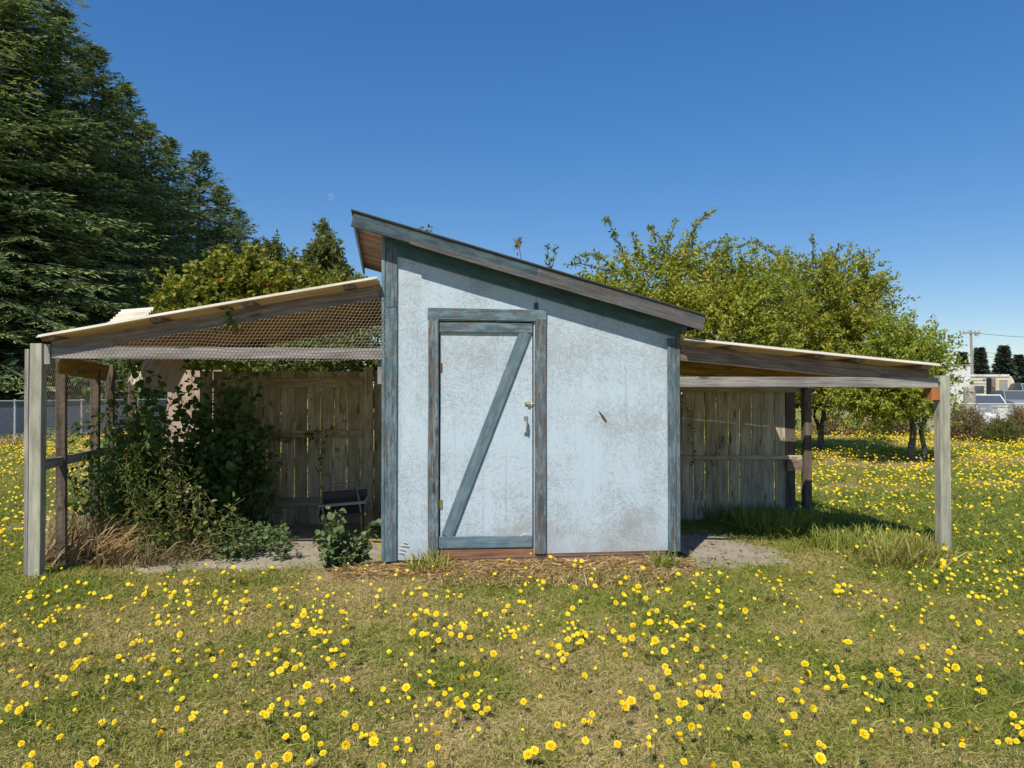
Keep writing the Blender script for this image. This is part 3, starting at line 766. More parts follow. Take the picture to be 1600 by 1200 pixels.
# ------------------------------------------------------------------ old seat in the run
seat = thing('metal_seat', 'old tubular metal seat frame with dark padded back in the run', 'seat', SM)
SY = 1.45
def P3(px, py, dy=0): return PL(px, py, SY + dy)
mb = MB()
pts = [P3(507, 850), P3(505, 800), P3(498, 772), P3(499, 763), P3(506, 759), P3(530, 757), P3(551, 755), P3(557, 759), P3(560, 775), P3(564, 800), P3(565, 855)]
mb.tube(pts, .011, 8); mb.build('tube_frame', M['tube'], seat, smooth_shade=True)
a = P3(505, 779, .05); b = P3(574, 774, .05); board('backrest', seat, a, b, .135, .03, M['seat'], face=(0, -1, -.25))
a = P3(497, 791, -.01); b = P3(572, 784, -.01); board('seat_rail', seat, a, b, .026, .03, M['grey'])
a = P3(570, 786, -.01); b = P3(575, 776, .05); board('seat_rail', seat, a, b, .03, .03, M['grey'])
a = P3(500, 800, .12); b = P3(568, 795, .12); board('seat_pad', seat, a, b, .28, .03, M['seat'], face=(0, -.25, 1))
for px in (510, 560):
    a = P3(px, 800, .25); mb = MB(); mb.tube([a, (a.x + .02, a.y + .02, .03)], .011, 6); mb.build('leg', M['tube'], seat)

# ------------------------------------------------------------------ feather caught on the wall
mb = MB(); fa = PL(934.5, 641, -.004); fb = PL(948, 659, -.006)
A = np.array(fa); B = np.array(fb); D = unit((B - A)[None])[0]; Wd = np.cross(D, [0, -1, 0]); L = np.linalg.norm(B - A)
V = [A]
for s, w in ((.25, .006), (.5, .011), (.75, .011), (.92, .006)):
    V += [A + D * L * s + Wd * w + np.array([0, -.004, 0]), A + D * L * s + np.array([0, -.009, 0]), A + D * L * s - Wd * w * .8 + np.array([0, -.004, 0])]
V.append(B)
T = [(0, 1, 2), (0, 2, 3)]; Qd = []
for k in range(3):
    o = 1 + 3 * k; Qd += [(o, o + 3, o + 4, o + 1), (o + 1, o + 4, o + 5, o + 2)]
T += [(10, 13, 11), (11, 13, 12)]
mb.add(V, T, Qd); f = mb.build('feather', flat('brown_feather', (.13, .075, .035), .7, 0, .4, 60), None, SM)
tag(f, 'small brown feather caught on the blue wall right of the door', 'feather')

# ------------------------------------------------------------------ trees and shrubs
def conifer_mesh(seed, H, RAD, dens=1.0, lowest=.02, droop=1.0):
    rng = np.random.default_rng(seed); P = []; D = []; S = []; C = []; P2 = []; D2 = []
    wood_ = MB()
    wood_.tube([(0, 0, -.2), (.05, .02, H * .3), (-.03, .04, H * .65), (0, 0, H * .97)], [H * .014, H * .010, H * .005, .01], 7)
    nb = int(H * 27 * dens)
    zs = lowest + (1 - lowest) * (np.arange(nb) + rng.random(nb)) / nb
    for s in zs:
        z = s * H * .985
        L = RAD * (1 - s) ** .84 * rng.uniform(.5, 1.15) + .14
        if rng.random() < .06 and s < .9: L *= 1.22
        az = rng.uniform(0, 2 * math.pi); e0 = math.radians(14 - 22 * (1 - s) + 30 * s ** 3 + rng.normal(0, 7))
        n = max(5, int(L * 5.2)); t = np.linspace(0, 1, n)
        r = L * t; h = np.tan(e0) * r - droop * .24 * L * t ** 2 + .12 * L * t ** 4
        sw = rng.normal(0, .12) * L * t ** 2
        ca, sa = math.cos(az), math.sin(az)
        pts = np.stack([r * ca - sw * sa, r * sa + sw * ca, z + h], -1)
        if L > .7: wood_.tube(pts[::max(1, n // 4)], np.linspace(.018, .005, len(pts[::max(1, n // 4)])) * (L / 2), 3, cap=False)
        T = unit(np.gradient(pts, axis=0)); side = unit(np.cross(T, [0, 0, 1.0])); bright = rng.normal(0, .07)
        m = max(4, int(L * 6)); f = rng.random(m) * .75                                     # inner foliage, coloured dark for the shade inside the crown
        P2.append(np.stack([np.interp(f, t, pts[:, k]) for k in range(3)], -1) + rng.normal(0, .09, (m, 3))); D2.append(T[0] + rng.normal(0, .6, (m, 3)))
        for k in range(n):
            if t[k] < .12: continue
            tl = (.16 + .24 * L * (1 - t[k]) ** .65) * rng.uniform(.75, 1.15); tl = min(tl, .95)
            for sg in (-1, 1):
                d = T[k] * rng.uniform(.6, .95) + side[k] * sg * rng.uniform(.6, 1) + np.array([0, 0, -.22 * droop + rng.normal(0, .12)])
                d /= np.linalg.norm(d); q = max(2, int(tl / .085)); u = (np.arange(q) + .3) / q
                base = pts[k] + d * (tl * u)[:, None] + np.array([0, 0, -.22 * tl]) * (u * u)[:, None]
                sd = np.cross(d, [0, 0, 1.0])
                for g in (-1, 1):
                    P.append(base + rng.normal(0, .012, (q, 3))); D.append(d * .75 + sd * g * .65 + rng.normal(0, .22, (q, 3)) + np.array([0, 0, -.12]))
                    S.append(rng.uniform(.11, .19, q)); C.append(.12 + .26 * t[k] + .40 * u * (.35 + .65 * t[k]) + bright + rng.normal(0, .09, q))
    k = np.arange(14)
    P.append(np.stack([k * 0, k * 0, H * .95 + .055 * k], -1)); D.append(np.stack([rng.normal(0, .5, 14), rng.normal(0, .5, 14), np.ones(14)], -1)); S.append(np.full(14, .16)); C.append(np.full(14, .5))
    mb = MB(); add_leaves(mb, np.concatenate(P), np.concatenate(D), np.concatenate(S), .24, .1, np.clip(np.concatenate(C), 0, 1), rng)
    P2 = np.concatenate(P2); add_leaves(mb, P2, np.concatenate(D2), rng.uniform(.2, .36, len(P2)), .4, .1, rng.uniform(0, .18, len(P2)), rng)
    return wood_.mesh('trunk'), mb.mesh('crown')
CON = [conifer_mesh(101, 15.5, 4.3, 1.0, droop=1.15), conifer_mesh(202, 15.2, 4.0, 1.0), conifer_mesh(303, 15.8, 4.1, .95, droop=.9)]
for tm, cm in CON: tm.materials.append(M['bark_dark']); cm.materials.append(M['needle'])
def conifer(k, loc, sc, rot, label, group, sz=None):
    t = thing('conifer_tree', label, 'tree', Matrix.Translation(loc) @ Matrix.Rotation(rot, 4, 'Z') @ Matrix.Diagonal((sc, sc, sz or sc, 1)), group)
    link('trunk', CON[k][0], None, t); link('crown', CON[k][1], None, t)
    return t
row = [(-60, -260, 27, 1, 'tall dark conifer cut off by the left edge of the picture'),
       (20, -80, 28.5, 0, 'tall dark conifer at the left edge behind the chain link fence'),
       (92, 12, 31, 2, 'dark conifer whose tip almost touches the upper picture edge'),
       (146, 70, 34, 1, 'dark conifer, third tip from the left in the row'),
       (190, 128, 37, 0, 'dark conifer halfway down the sloping row of tips'),
       (228, 186, 40, 2, 'dark conifer just left of the two close tips'),
       (264, 214, 43, 1, 'dark conifer left of the thin bare leader'),
       (312, 234, 47, 2, 'conifer with a thin bare leader standing above the row'),
       (346, 290, 51, 0, 'conifer beside and below the thin bare leader'),
       (374, 326, 57, 1, 'second to last conifer of the row, above the yellowing maple'),
       (402, 374, 63, 2, 'last and lowest conifer of the row behind the maple')]
for n_, (px, py, Y, k, lab) in enumerate(row):
    tip = at(px, py, Y); H = tip.z
    sc = H / (15.5, 15.2, 15.8)[k]
    conifer(k, (tip.x, Y, 0), sc * 1.42, R.uniform(0, 6), lab, 'row of tall conifers', sz=sc)
# second rank behind, so that the row reads as one dark mass
for n_, (X, Y, k, s, lab) in enumerate(((-24, 33, 1, 1.15, 'shadowed conifer filling the gap behind the two leftmost conifers'), (-24, 39, 0, 1.1, 'shadowed conifer filling the gap behind the third and fourth conifers'),
                                   (-25, 46, 2, 1.0, 'shadowed conifer filling the gap left of the two close tips'), (-25, 50, 1, .9, 'shadowed conifer filling the gap left of the thin bare leader'))):
    conifer(k, (X, Y, 0), s, R.uniform(0, 6), lab, 'conifers behind the row')
def far_conifer(px, py, Y, rad, label, seed):
    tip = at(px, py, Y); rng = np.random.default_rng(seed)
    P = []; D = []; C = []; H = tip.z
    for _ in range(4500):
        s = rng.random() ** 1.3; az = rng.uniform(0, 6.283); L = rad * (1 - s) ** 1.1 * (.7 + .3 * math.sin(s * 60 + az * 2)) + .08
        f = rng.random() ** .5
        P.append((L * f * math.cos(az), L * f * math.sin(az), s * H * .97 + .3 - .25 * L * f)); D.append((math.cos(az), math.sin(az), rng.normal(-.1, .3))); C.append(rng.uniform(0, .6) * f + .2)
    t = thing('conifer_tree', label, 'tree', Matrix.Translation((tip.x, Y, 0)), 'far conifers beyond the trailer')
    w = MB(); w.tube([(0, 0, -.2), (0, 0, H * .96)], [H * .02, .02], 5); w.build('trunk', M['bark_dark'], t)
    mb = MB(); add_leaves(mb, np.array(P), np.array(D), rng.uniform(.45, .85, len(P)), .45, .1, np.array(C), rng); mb.build('crown', M['needle_far'], t)
far_conifer(1531, 545, 105, 2.0, 'small pointed far conifer right of the utility pole', 41)
far_conifer(1568, 542, 105, 3.3, 'broad far conifer above the round end of the trailer', 42)
far_conifer(1592, 556, 112, 2.6, 'far conifer at the right edge of the picture', 43)
far_conifer(1503, 552, 112, 2.2, 'far conifer just left of the utility pole behind leaves', 44)

def branch_path(rng, a, b, n=6, wob=.12):
    a = np.array(a, float); b = np.array(b, float); t = np.linspace(0, 1, n)[:, None]
    p = a + (b - a) * t; L = np.linalg.norm(b - a)
    p[1:-1] += rng.normal(0, wob * L * .35, (n - 2, 3)); p[:, 2] += (np.sin(t[:, 0] * math.pi) * .1 * L)
    return p
def broad_tree(name, label, base, trunks, blobs, shoots, leafn, size, mat, seed, long_=(), group=None, shoot_len=(.35, .8), upness=.55, aspect=.5, barkm=None, limb=.05, cat='tree', inner=.5, leafy=1.0):
    """trunks: list of (dx, dy, z_fork, radius); blobs: (x, y, z, rx, ry, rz, weight) around the base; long_: extra leader shoots (start, end)"""
    rng = np.random.default_rng(seed)
    t = thing(name, label, cat, Matrix.Translation(base), group)
    w = MB(); forks = []
    for (dx, dy, zf, r) in trunks:
        pth = branch_path(rng, (dx * .25, dy * .25, -.1), (dx, dy, zf), 5, .10)
        w.tube(pth, np.linspace(r * 1.25, r * .8, 5), 8); forks.append((np.array((dx, dy, zf)), r))
    tot = sum(b[6] for b in blobs); P = []; D = []; S = []; C = []
    ends = []
    for (x, y, z, rx, ry, rz, wt) in blobs:
        f, r = forks[int(rng.integers(len(forks)))]
        f, r = min(forks, key=lambda q: np.linalg.norm(q[0][:2] - np.array((x, y))) + rng.random() * .3)
        c = np.array((x, y, z - rz * .2))
        w.tube(branch_path(rng, f, c, 6), np.linspace(r * .72, r * .3, 6), 6)
        for _ in range(7):
            v = unit(rng.normal(0, 1, 3)[None])[0]; e = np.array((x, y, z)) + v * np.array((rx, ry, rz)) * .8
            w.tube(branch_path(rng, c, e, 5, .2), np.linspace(r * .3, r * .07, 5), 4, cap=False)
        n = int(shoots * wt / tot)
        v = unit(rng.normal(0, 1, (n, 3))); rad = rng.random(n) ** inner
        p = np.array((x, y, z)) + v * rad[:, None] * np.array((rx, ry, rz))
        p += (np.stack([vnoise(p[:, 0] * 2 + 9, p[:, 2] * 2, 1, k) for k in (1, 2, 3)], -1) - .5) * .5 * min(rx, rz)
        d = unit(v * .8 + np.array([0, 0, upness]) + rng.normal(0, .45, (n, 3)))
        L = rng.uniform(*shoot_len, n)
        for k in range(n):
            m = max(3, int(leafn * leafy * L[k] / shoot_len[1]))
            s = (np.arange(m) + rng.random(m)) / m
            q = p[k] + d[k] * L[k] * s[:, None] + np.array([0, 0, -.22 * L[k]]) * (s ** 2)[:, None]
            P.append(q + rng.normal(0, .025, (m, 3))); D.append(d[k] * .5 + rng.normal(0, .75, (m, 3)) + np.array([0, 0, -.15]))
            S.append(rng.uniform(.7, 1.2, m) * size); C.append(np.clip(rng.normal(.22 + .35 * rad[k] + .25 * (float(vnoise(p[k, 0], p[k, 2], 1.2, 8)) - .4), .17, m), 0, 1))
    for (a, b) in long_:
        pth = branch_path(rng, a, b, 7, .08); w.tube(pth, np.linspace(.022, .005, 7), 4)
        m = int(np.linalg.norm(np.array(b) - np.array(a)) * 90)
        s = rng.random(m); q = np.stack([np.interp(s, np.linspace(0, 1, 7), pth[:, k]) for k in range(3)], -1)
        P.append(q + rng.normal(0, .03, (m, 3))); D.append((np.array(b) - np.array(a)) * .25 + rng.normal(0, .7, (m, 3))); S.append(rng.uniform(.7, 1.15, m) * size); C.append(np.clip(rng.normal(.35, .15, m), 0, 1))
    w.build('trunk', barkm or M['bark'], t, smooth_shade=True)
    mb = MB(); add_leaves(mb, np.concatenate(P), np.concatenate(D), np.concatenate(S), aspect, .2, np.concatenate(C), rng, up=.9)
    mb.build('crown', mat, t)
    return t
def rel(px, py, Y, base): p = at(px, py, Y); return (p.x - base[0], p.y - base[1], p.z - base[2])
def blob(px, py, Y, wpx, hpx, base, d=None, wt=None):
    """an ellipsoid of foliage centred at a pixel at distance Y, wpx by hpx pixels in half size"""
    c = rel(px, py, Y, base); k = Y / FPX; rx = wpx * k; rz = hpx * k; ry = d or (rx + rz) / 2
    return (*c, rx, ry, rz, wt or (rx * ry * rz) ** .72)
# orchard trees on the right
GRP = 'orchard trees behind the right lean-to'
b0 = (at(1060, 700, 16).x, 16.0, 0)
broad_tree('orchard_tree', 'tall orchard tree with long arching shoots above the low roof end', b0, [(.1, 0, 1.1, .085), (-.25, .1, 1.0, .06)],
    [blob(965, 462, 15.6, 52, 34, b0), blob(1040, 446, 16.2, 68, 48, b0), blob(1120, 450, 16.2, 68, 46, b0), blob(1000, 520, 15.5, 80, 60, b0), blob(1110, 510, 15.4, 85, 65, b0), blob(1180, 480, 16.4, 60, 70, b0), blob(1050, 590, 16, 110, 45, b0), blob(1180, 570, 16, 70, 60, b0)],
    2300, 32, .10, M['apple'], 71, [(rel(960, 430, 15.6, b0), rel(885, 415, 15, b0)), (rel(975, 430, 15.6, b0), rel(905, 398, 15.2, b0)), (rel(985, 420, 16, b0), rel(942, 340, 15.6, b0)), (rel(1060, 400, 16, b0), rel(1118, 328, 15.8, b0)), (rel(1040, 390, 16, b0), rel(1012, 352, 16, b0)), (rel(1080, 400, 16, b0), rel(1152, 374, 15.6, b0)), (rel(1040, 400, 16, b0), rel(1058, 345, 15.8, b0)), (rel(1000, 410, 16, b0), rel(985, 362, 15.8, b0)), (rel(1120, 400, 16, b0), rel(1182, 378, 15.8, b0)), (rel(1080, 400, 16, b0), rel(1085, 348, 16, b0)), (rel(950, 450, 15.6, b0), rel(910, 428, 15.2, b0))], GRP)
g1 = ground_at(1284, 706); b1 = tuple(g1)
Y1 = g1.y
broad_tree('orchard_tree', 'broad orchard tree with single grey trunk seen beside the back post', b1, [(.05, 0, 1.15, .075), (-.1, .1, 1.2, .05)],
    [blob(1235, 455, Y1, 68, 46, b1), blob(1320, 445, Y1, 52, 40, b1), blob(1290, 500, Y1 - .6, 85, 60, b1), blob(1345, 492, Y1, 52, 48, b1), blob(1210, 530, Y1 - .5, 80, 60, b1), blob(1290, 590, Y1 - .7, 95, 50, b1), blob(1355, 585, Y1 - .4, 52, 52, b1), blob(1250, 615, Y1, 60, 30, b1)],
    2350, 32, .105, M['apple'], 72, [(rel(1270, 410, Y1, b1), rel(1268, 366, Y1, b1)), (rel(1320, 410, Y1, b1), rel(1362, 392, Y1, b1)), (rel(1300, 410, Y1, b1), rel(1316, 382, Y1, b1)), (rel(1220, 410, Y1, b1), rel(1178, 376, Y1, b1)), (rel(1340, 420, Y1, b1), rel(1358, 422, Y1 - 1, b1)), (rel(1290, 640, Y1, b1), rel(1215, 655, Y1 - 1, b1))], GRP)
g2 = ground_at(1428, 722); b2 = tuple(g2); Y2 = g2.y
broad_tree('orchard_tree', 'low orchard tree with forked trunk left of the pale post', b2, [(-.05, 0, .95, .075), (.42, .1, 1.15, .05)],
    [blob(1418, 545, Y2 + .6, 38, 22, b2), blob(1440, 555, Y2, 34, 26, b2), blob(1395, 575, Y2, 55, 52, b2), blob(1440, 595, Y2, 30, 36, b2), blob(1410, 630, Y2 - .3, 58, 30, b2), blob(1365, 630, Y2, 45, 28, b2), blob(1475, 542, Y2 + .3, 14, 8, b2)],
    1150, 30, .10, M['apple2'], 73, [(rel(1430, 640, Y2, b2), rel(1362, 690, Y2 - .8, b2)), (rel(1400, 635, Y2, b2), rel(1330, 668, Y2 - .5, b2))], GRP)
# behind the run on the left
b3 = (at(400, 640, 14).x, 14.0, 0)
broad_tree('maple_tree', 'yellowing young maple rising behind the left lean-to roof', b3, [(.1, 0, 1.0, .09), (-.5, .1, .9, .07), (.6, .1, 1.1, .07)],
    [blob(290, 478, 13.4, 34, 34, b3), blob(342, 452, 13.8, 34, 42, b3), blob(396, 450, 14, 38, 42, b3), blob(450, 460, 14, 38, 38, b3), blob(502, 482, 13.8, 40, 32, b3), blob(380, 530, 13.6, 80, 40, b3), blob(480, 540, 13.6, 85, 40, b3), blob(540, 515, 13.6, 32, 32, b3)],
    1500, 26, .095, M['maple'], 74, [(rel(345, 460, 13.8, b3), rel(346, 384, 13.8, b3)), (rel(290, 480, 13.4, b3), rel(268, 428, 13.4, b3)), (rel(462, 460, 14, b3), rel(461, 388, 14, b3)), (rel(400, 450, 14, b3), rel(405, 396, 14, b3)), (rel(300, 470, 13.4, b3), rel(302, 410, 13.6, b3))], aspect=.85, upness=.6, shoot_len=(.3, .65))
b4 = (at(505, 640, 38).x, 38.0, 0)
broad_tree('poplar_tree', 'dense pointed poplar seen left of the high shed eave', b4, [(0, 0, 2.5, .25)],
    [blob(505, 364, 38, 6, 12, b4), blob(505, 386, 38, 15, 20, b4), blob(505, 414, 38, 28, 28, b4), blob(507, 448, 38, 42, 36, b4), blob(507, 500, 38, 52, 50, b4), blob(540, 460, 37, 26, 32, b4), blob(565, 470, 38, 26, 30, b4)],
    2000, 22, .24, M['poplar'], 75, upness=.9, shoot_len=(.3, .75))
b5 = (at(425, 640, 48).x, 48.0, 0)
broad_tree('poplar_tree', 'small distant poplar tip between the conifers and the pointed poplar', b5, [(0, 0, 2.5, .2)],
    [blob(425, 400, 48, 8, 18, b5), blob(424, 435, 48, 16, 34, b5)], 260, 20, .3, M['poplar'], 76, upness=1.0, shoot_len=(.6, 1.3))
b6 = (at(520, 640, 10.6).x, 10.6, 0)
broad_tree('shrub', 'tangled shrub behind the mossy plank fence left of the shed', b6, [(0, 0, .7, .05), (.5, 0, .7, .04), (-.6, 0, .7, .04)],
    [blob(470, 560, 10.5, 55, 30, b6), blob(530, 540, 10.6, 60, 36, b6), blob(590, 520, 10.8, 50, 42, b6), blob(560, 580, 10.5, 70, 30, b6), blob(440, 580, 10.6, 50, 25, b6), blob(600, 570, 10.6, 50, 40, b6)],
    520, 24, .075, M['hedge'], 77, cat='shrub', shoot_len=(.25, .6))
for k, (px, pt, lab, Yd) in enumerate(((855, 384, 'leafy dark shoot poking up behind the shed roof', 9.6), (810, 379, 'thin shoot with a dry seed head behind the shed roof', 9.5), (657, 352, 'short leafy twig just above the upper shed roof', 9.4))):
    tp = at(px, pt, Yd); rng = np.random.default_rng(60 + k)
    t = thing('tall_shoot', lab, 'shoot', Matrix.Translation((tp.x, Yd, 0)))
    w = MB(); pth = branch_path(rng, (.1, 0, 0), (0, 0, tp.z), 7, .03); w.tube(pth, np.linspace(.018, .004, 7), 5)
    mb = MB()
    if k == 1:
        P = np.array((0, 0, tp.z)) + rng.normal(0, 1, (40, 3)) * np.array((.018, .018, .05)) - np.array((0, 0, .05)); add_leaves(mb, P, rng.normal(0, .4, (40, 3)) + (0, 0, 1), .075, .3, rng=rng)
        w.build('stem', M['stem'], t); mb.build('seed_head', M['dryweed'], t)
    else:
        w2 = MB(); w2.tube([pth[-2], pth[-2] * .4 + np.array((.07, 0, tp.z * .6 - .05)), (.12, 0, tp.z - .08)], .005, 4); w2.build('twig', M['stem'], t)
        n = 70; s = rng.random(n) * .34; P = np.stack([np.where(rng.random(n) < .5, -.01 * s, .12 - s * .3), 0 * s, tp.z - s], -1); add_leaves(mb, P, rng.normal(0, .7, (n, 3)) + (0, 0, .3), .06, .5, rng=rng)
        w.build('stem', M['stem'], t); mb.build('leaves', M['poplar'], t)

# ------------------------------------------------------------------ plants in and around the runs
def plant(name, label, cat, stems, leaf, mat, seed, size, per_m=40, spread=.05, aspect=.8, rad=.005, stem_mat=None, up=.2, group=None, six=True, cluster=1, low=0.0):
    """stems: lists of points in the shed's frame; leaves strewn along them"""
    rng = np.random.default_rng(seed)
    base = SW((stems[0][0][0], stems[0][0][1], max(0, stems[0][0][2])))
    t = thing(name, label, cat, Matrix.Translation(base), group); inv = t.matrix_world.inverted() @ SM
    w = MB(); mb = MB()
    for st in stems:
        P = np.array([tuple(inv @ Vector(p)) for p in st]); n = 10
        u = np.linspace(0, 1, len(P)); uu = np.linspace(0, 1, n)
        Q = np.stack([np.interp(uu, u, P[:, k]) for k in range(3)], -1); Q[1:-1] = (Q[:-2] + Q[1:-1] * 2 + Q[2:]) / 4; Q[1:-1] += rng.normal(0, .012, (n - 2, 3))
        w.tube(Q, np.linspace(rad, rad * .4, n), 4, rnd=rng.random(), cap=False)
        L = np.linalg.norm(np.diff(Q, axis=0), axis=1).sum(); m = max(3, int(L * per_m))
        s = low + (1 - low) * rng.random(m); p = np.stack([np.interp(s, uu, Q[:, k]) for k in range(3)], -1)
        for c in range(cluster):
            dv = unit(rng.normal(0, 1, (m, 3)) + np.array([0, -.35, up]))
            add_leaves(mb, p + dv * spread * rng.random((m, 1)) * 1.6, dv + rng.normal(0, .3, (m, 3)) + np.array([0, 0, -.25]), rng.uniform(.35, 1.3, m) * size, aspect, .16, np.clip(rng.normal(.5, .22, m), 0, 1), rng, up=1.0, six=six)
    w.build('stem', stem_mat or M['stem'], t); mb.build(leaf, mat, t)
    return t
def walk(rng, x, y, z0, x1, y1, z1, n=6, wob=.12):
    s = np.linspace(0, 1, n); P = np.stack([x + (x1 - x) * s, y + (y1 - y) * s, z0 + (z1 - z0) * s], -1)
    P[1:] += rng.normal(0, wob, (n - 1, 3)) * np.array((1, .6, .5)); P[:, 2] = np.maximum(P[:, 2], .01); return P
rg = np.random.default_rng(31)
def cols(n, pxr, lyr, ztop, zb=0.02, jx=.18):
    out = []
    for _ in range(n):
        ly = rg.uniform(*lyr); px = rg.uniform(*pxr); x = PL(px, 700, ly).x; yt = rg.uniform(*ztop); z = max(.15, PL(px, yt, ly).z)
        out.append(walk(rg, x + rg.normal(0, jx), ly, zb, x, ly, z))
    return out
plant('vine', 'dense dark round leaved vine filling the left run up to its roof', 'vine', cols(70, (215, 398), (1.3, 2.05), (600, 720)) + cols(24, (165, 260), (1.2, 2.0), (610, 700)), 'leaves', M['vine'], 81, .078, 60, .07, .85, .007)
plant('vine', 'vine hanging from the run roof left of the bent sheet, over the studs', 'vine',
      [[(PL(px, 560, 1.55).x, 1.55, zS(PL(px, 560, 1.55).x) - .1), (PL(px + rg.uniform(-8, 8), b, 1.5).x, 1.5, PL(px, b, 1.5).z)] for px, b in ((218, 650), (128, 610), (142, 650), (160, 600), (205, 610), (186, 600), (176, 615), (195, 640))], 'leaves', M['vine'], 82, .078, 42, .06, .9, .004)
plant('vine', 'vine curtain hanging from the run roof right of the bent sheet', 'vine',
      [[(PL(px, 560, 1.55).x, 1.55, zS(PL(px, 560, 1.55).x) - .1), (PL(px + rg.uniform(-8, 8), b, 1.5).x, 1.5, PL(px, b, 1.5).z)] for px, b in ((296, 640), (300, 600), (322, 640), (345, 690), (368, 650), (388, 660), (402, 620), (310, 580), (360, 600))], 'leaves', M['vine'], 99, .078, 42, .06, .9, .004)
plant('vine', 'thin vine strand trailing along the middle rail of the mossy fence', 'vine', [[(PL(x, y, 2.1).x, 2.1, PL(x, y, 2.1).z) for x, y in ((395, 684), (430, 680), (470, 682), (505, 676), (530, 660))], [(PL(x, y, 2.1).x, 2.1, PL(x, y, 2.1).z) for x, y in ((395, 688), (440, 686), (490, 684))], [(PL(x, y, 2.1).x, 2.1, PL(x, y, 2.1).z) for x, y in ((505, 678), (503, 720), (498, 740))]], 'leaves', M['vine'], 83, .04, 70, .035, .6, .003)
plant('vine', 'vine sprig climbing over the front rafter of the left run', 'vine', [[(PL(x, y, -.03).x, -.03, PL(x, y, -.03).z) for x, y in ((343, 516), (352, 498), (362, 492), (350, 478), (344, 470))], [(PL(x, y, -.03).x, -.03, PL(x, y, -.03).z) for x, y in ((352, 490), (366, 502), (370, 515))]], 'leaves', M['vine'], 84, .055, 70, .03, .8, .003)
plant('vine', 'thin dark vine strand hanging on the grey plank fence beside the shed wall', 'vine', [[(PL(x, y, 2.13).x, 2.13, PL(x, y, 2.13).z) for x, y in ((1066, 612), (1073, 640), (1083, 665), (1086, 700), (1088, 745))]], 'leaves', M['vine'], 85, .04, 60, .025, .55, .003)
plant('vine', 'short slanting vine strand across the middle rail of the grey plank fence', 'vine', [[(PL(x, y, 2.13).x, 2.13, PL(x, y, 2.13).z) for x, y in ((1132, 685), (1122, 705), (1108, 730), (1098, 765), (1095, 785))]], 'leaves', M['vine'], 98, .04, 60, .025, .55, .003)
plant('tall_weed', 'yellow green weed column left of the vine inside the run', 'weed', cols(9, (168, 205), (.5, 1.1), (615, 690), jx=.08), 'leaves', M['weed'], 86, .06, 75, .05, .3, .005, up=.5)
plant('tall_weed', 'feathery yellow green weed in front of the dark vine', 'weed', cols(9, (230, 275), (.35, .9), (640, 730), jx=.1), 'leaves', M['weed'], 87, .055, 80, .05, .3, .005, up=.5)
plant('tall_weed', 'leafy weed leaning on the side rail of the run', 'weed', cols(6, (110, 160), (.5, .9), (640, 700), jx=.06), 'leaves', M['vine'], 88, .06, 45, .05, .7, .005, low=.35)
plant('bramble_bush', 'mid green bramble tangle at the foot of the vine', 'bramble', cols(24, (220, 360), (.2, .8), (740, 840), jx=.15), 'leaves', M['hedge'], 89, .048, 52, .05, .7, .005)
plant('bramble_bush', 'low bramble patch at the edge of the concrete slab', 'bramble', cols(18, (365, 440), (.35, 1.0), (815, 855), jx=.1), 'leaves', M['bramble'], 90, .045, 80, .05, .8, .004)
st = [[(PL(525, 885, .02).x, .02, .02), (PL(x, y, .0).x, rg.uniform(-.1, .1), PL(x, y, .0).z)] for x, y in ((515, 798), (508, 812), (525, 815), (540, 812), (500, 835), (545, 835), (535, 845), (520, 840), (500, 855), (555, 850), (512, 825), (530, 830), (548, 860))]
st += [[(PL(552, 885, .05).x, .05, .02), (PL(x, y, .05).x, .05, PL(x, y, .05).z)] for x, y in ((585, 812), (575, 828), (568, 842), (580, 835), (560, 860))]
plant('bramble_bush', 'small upright bramble bush in front of the metal seat', 'bramble', st, 'leaves', M['bramble'], 91, .066, 85, .055, .85, .005)
# dry grass beside the left post and other grass clumps
def grass_clump(name, label, cx, cy, rad, n, h, mat, seed, lean=(0, 0), width=.006, droopy=.5, cat='grass'):
    rng = np.random.default_rng(seed); a = rng.uniform(0, 6.283, n); r = rad * np.sqrt(rng.random(n))
    c = SW((cx, cy, 0)); z0 = GZ(c.x, c.y)
    t = MB(); B = np.stack([r * np.cos(a), r * np.sin(a) * .7, np.full(n, z0 - .01)], -1)
    hh = h * rng.uniform(.45, 1.1, n); d = np.stack([rng.normal(lean[0], .35, n), rng.normal(lean[1], .35, n), np.ones(n)], -1)
    L = unit(d) * hh[:, None]; W = unit(np.cross(L, rng.normal(0, 1, (n, 3)))) * (width * rng.uniform(.6, 1.3, n))[:, None]
    dr = np.stack([d[:, 0], d[:, 1], -np.ones(n) * .6], -1) * (hh * droopy * rng.uniform(.2, 1, n))[:, None]
    pts = [B, B + L * .45, B + L * .8 + dr * .25, B + L + dr * .75]
    V = np.stack([pts[0] - W, pts[0] + W, pts[1] - W * .85, pts[1] + W * .85, pts[2] - W * .55, pts[2] + W * .55, pts[3]], 1); b = np.arange(n)[:, None] * 7
    t.add(V.reshape(-1, 3), b + np.array([[4, 5, 6]]), np.concatenate([b + np.array([[0, 1, 3, 2]]), b + np.array([[2, 3, 5, 4]])]), np.repeat(rng.random(n), 7))
    o = t.build(name, mat, None, Matrix.Translation((c.x, c.y, 0)))
    return tag(o, label, cat)
def clump(label, px, py, rad, n, h, mat, seed, **k):
    g = ground_at(px, py); l = SMI @ g
    return grass_clump('grass_clump', label, l.x, l.y, rad, n, h, mat, seed, **k)
clump('dry straw coloured grass leaning right beside the left front post', 118, 878, .40, 620, .5, M['straw'], 51, lean=(.55, 0))
clump('reddish dry weed stalks behind the left front post', 150, 850, .32, 260, .5, M['dryweed'], 52, lean=(.2, 0), width=.004)
clump('dead matted stems at the foot of the vine', 230, 878, .5, 520, .35, M['dryweed'], 53, lean=(.3, -.1), droopy=1.1)
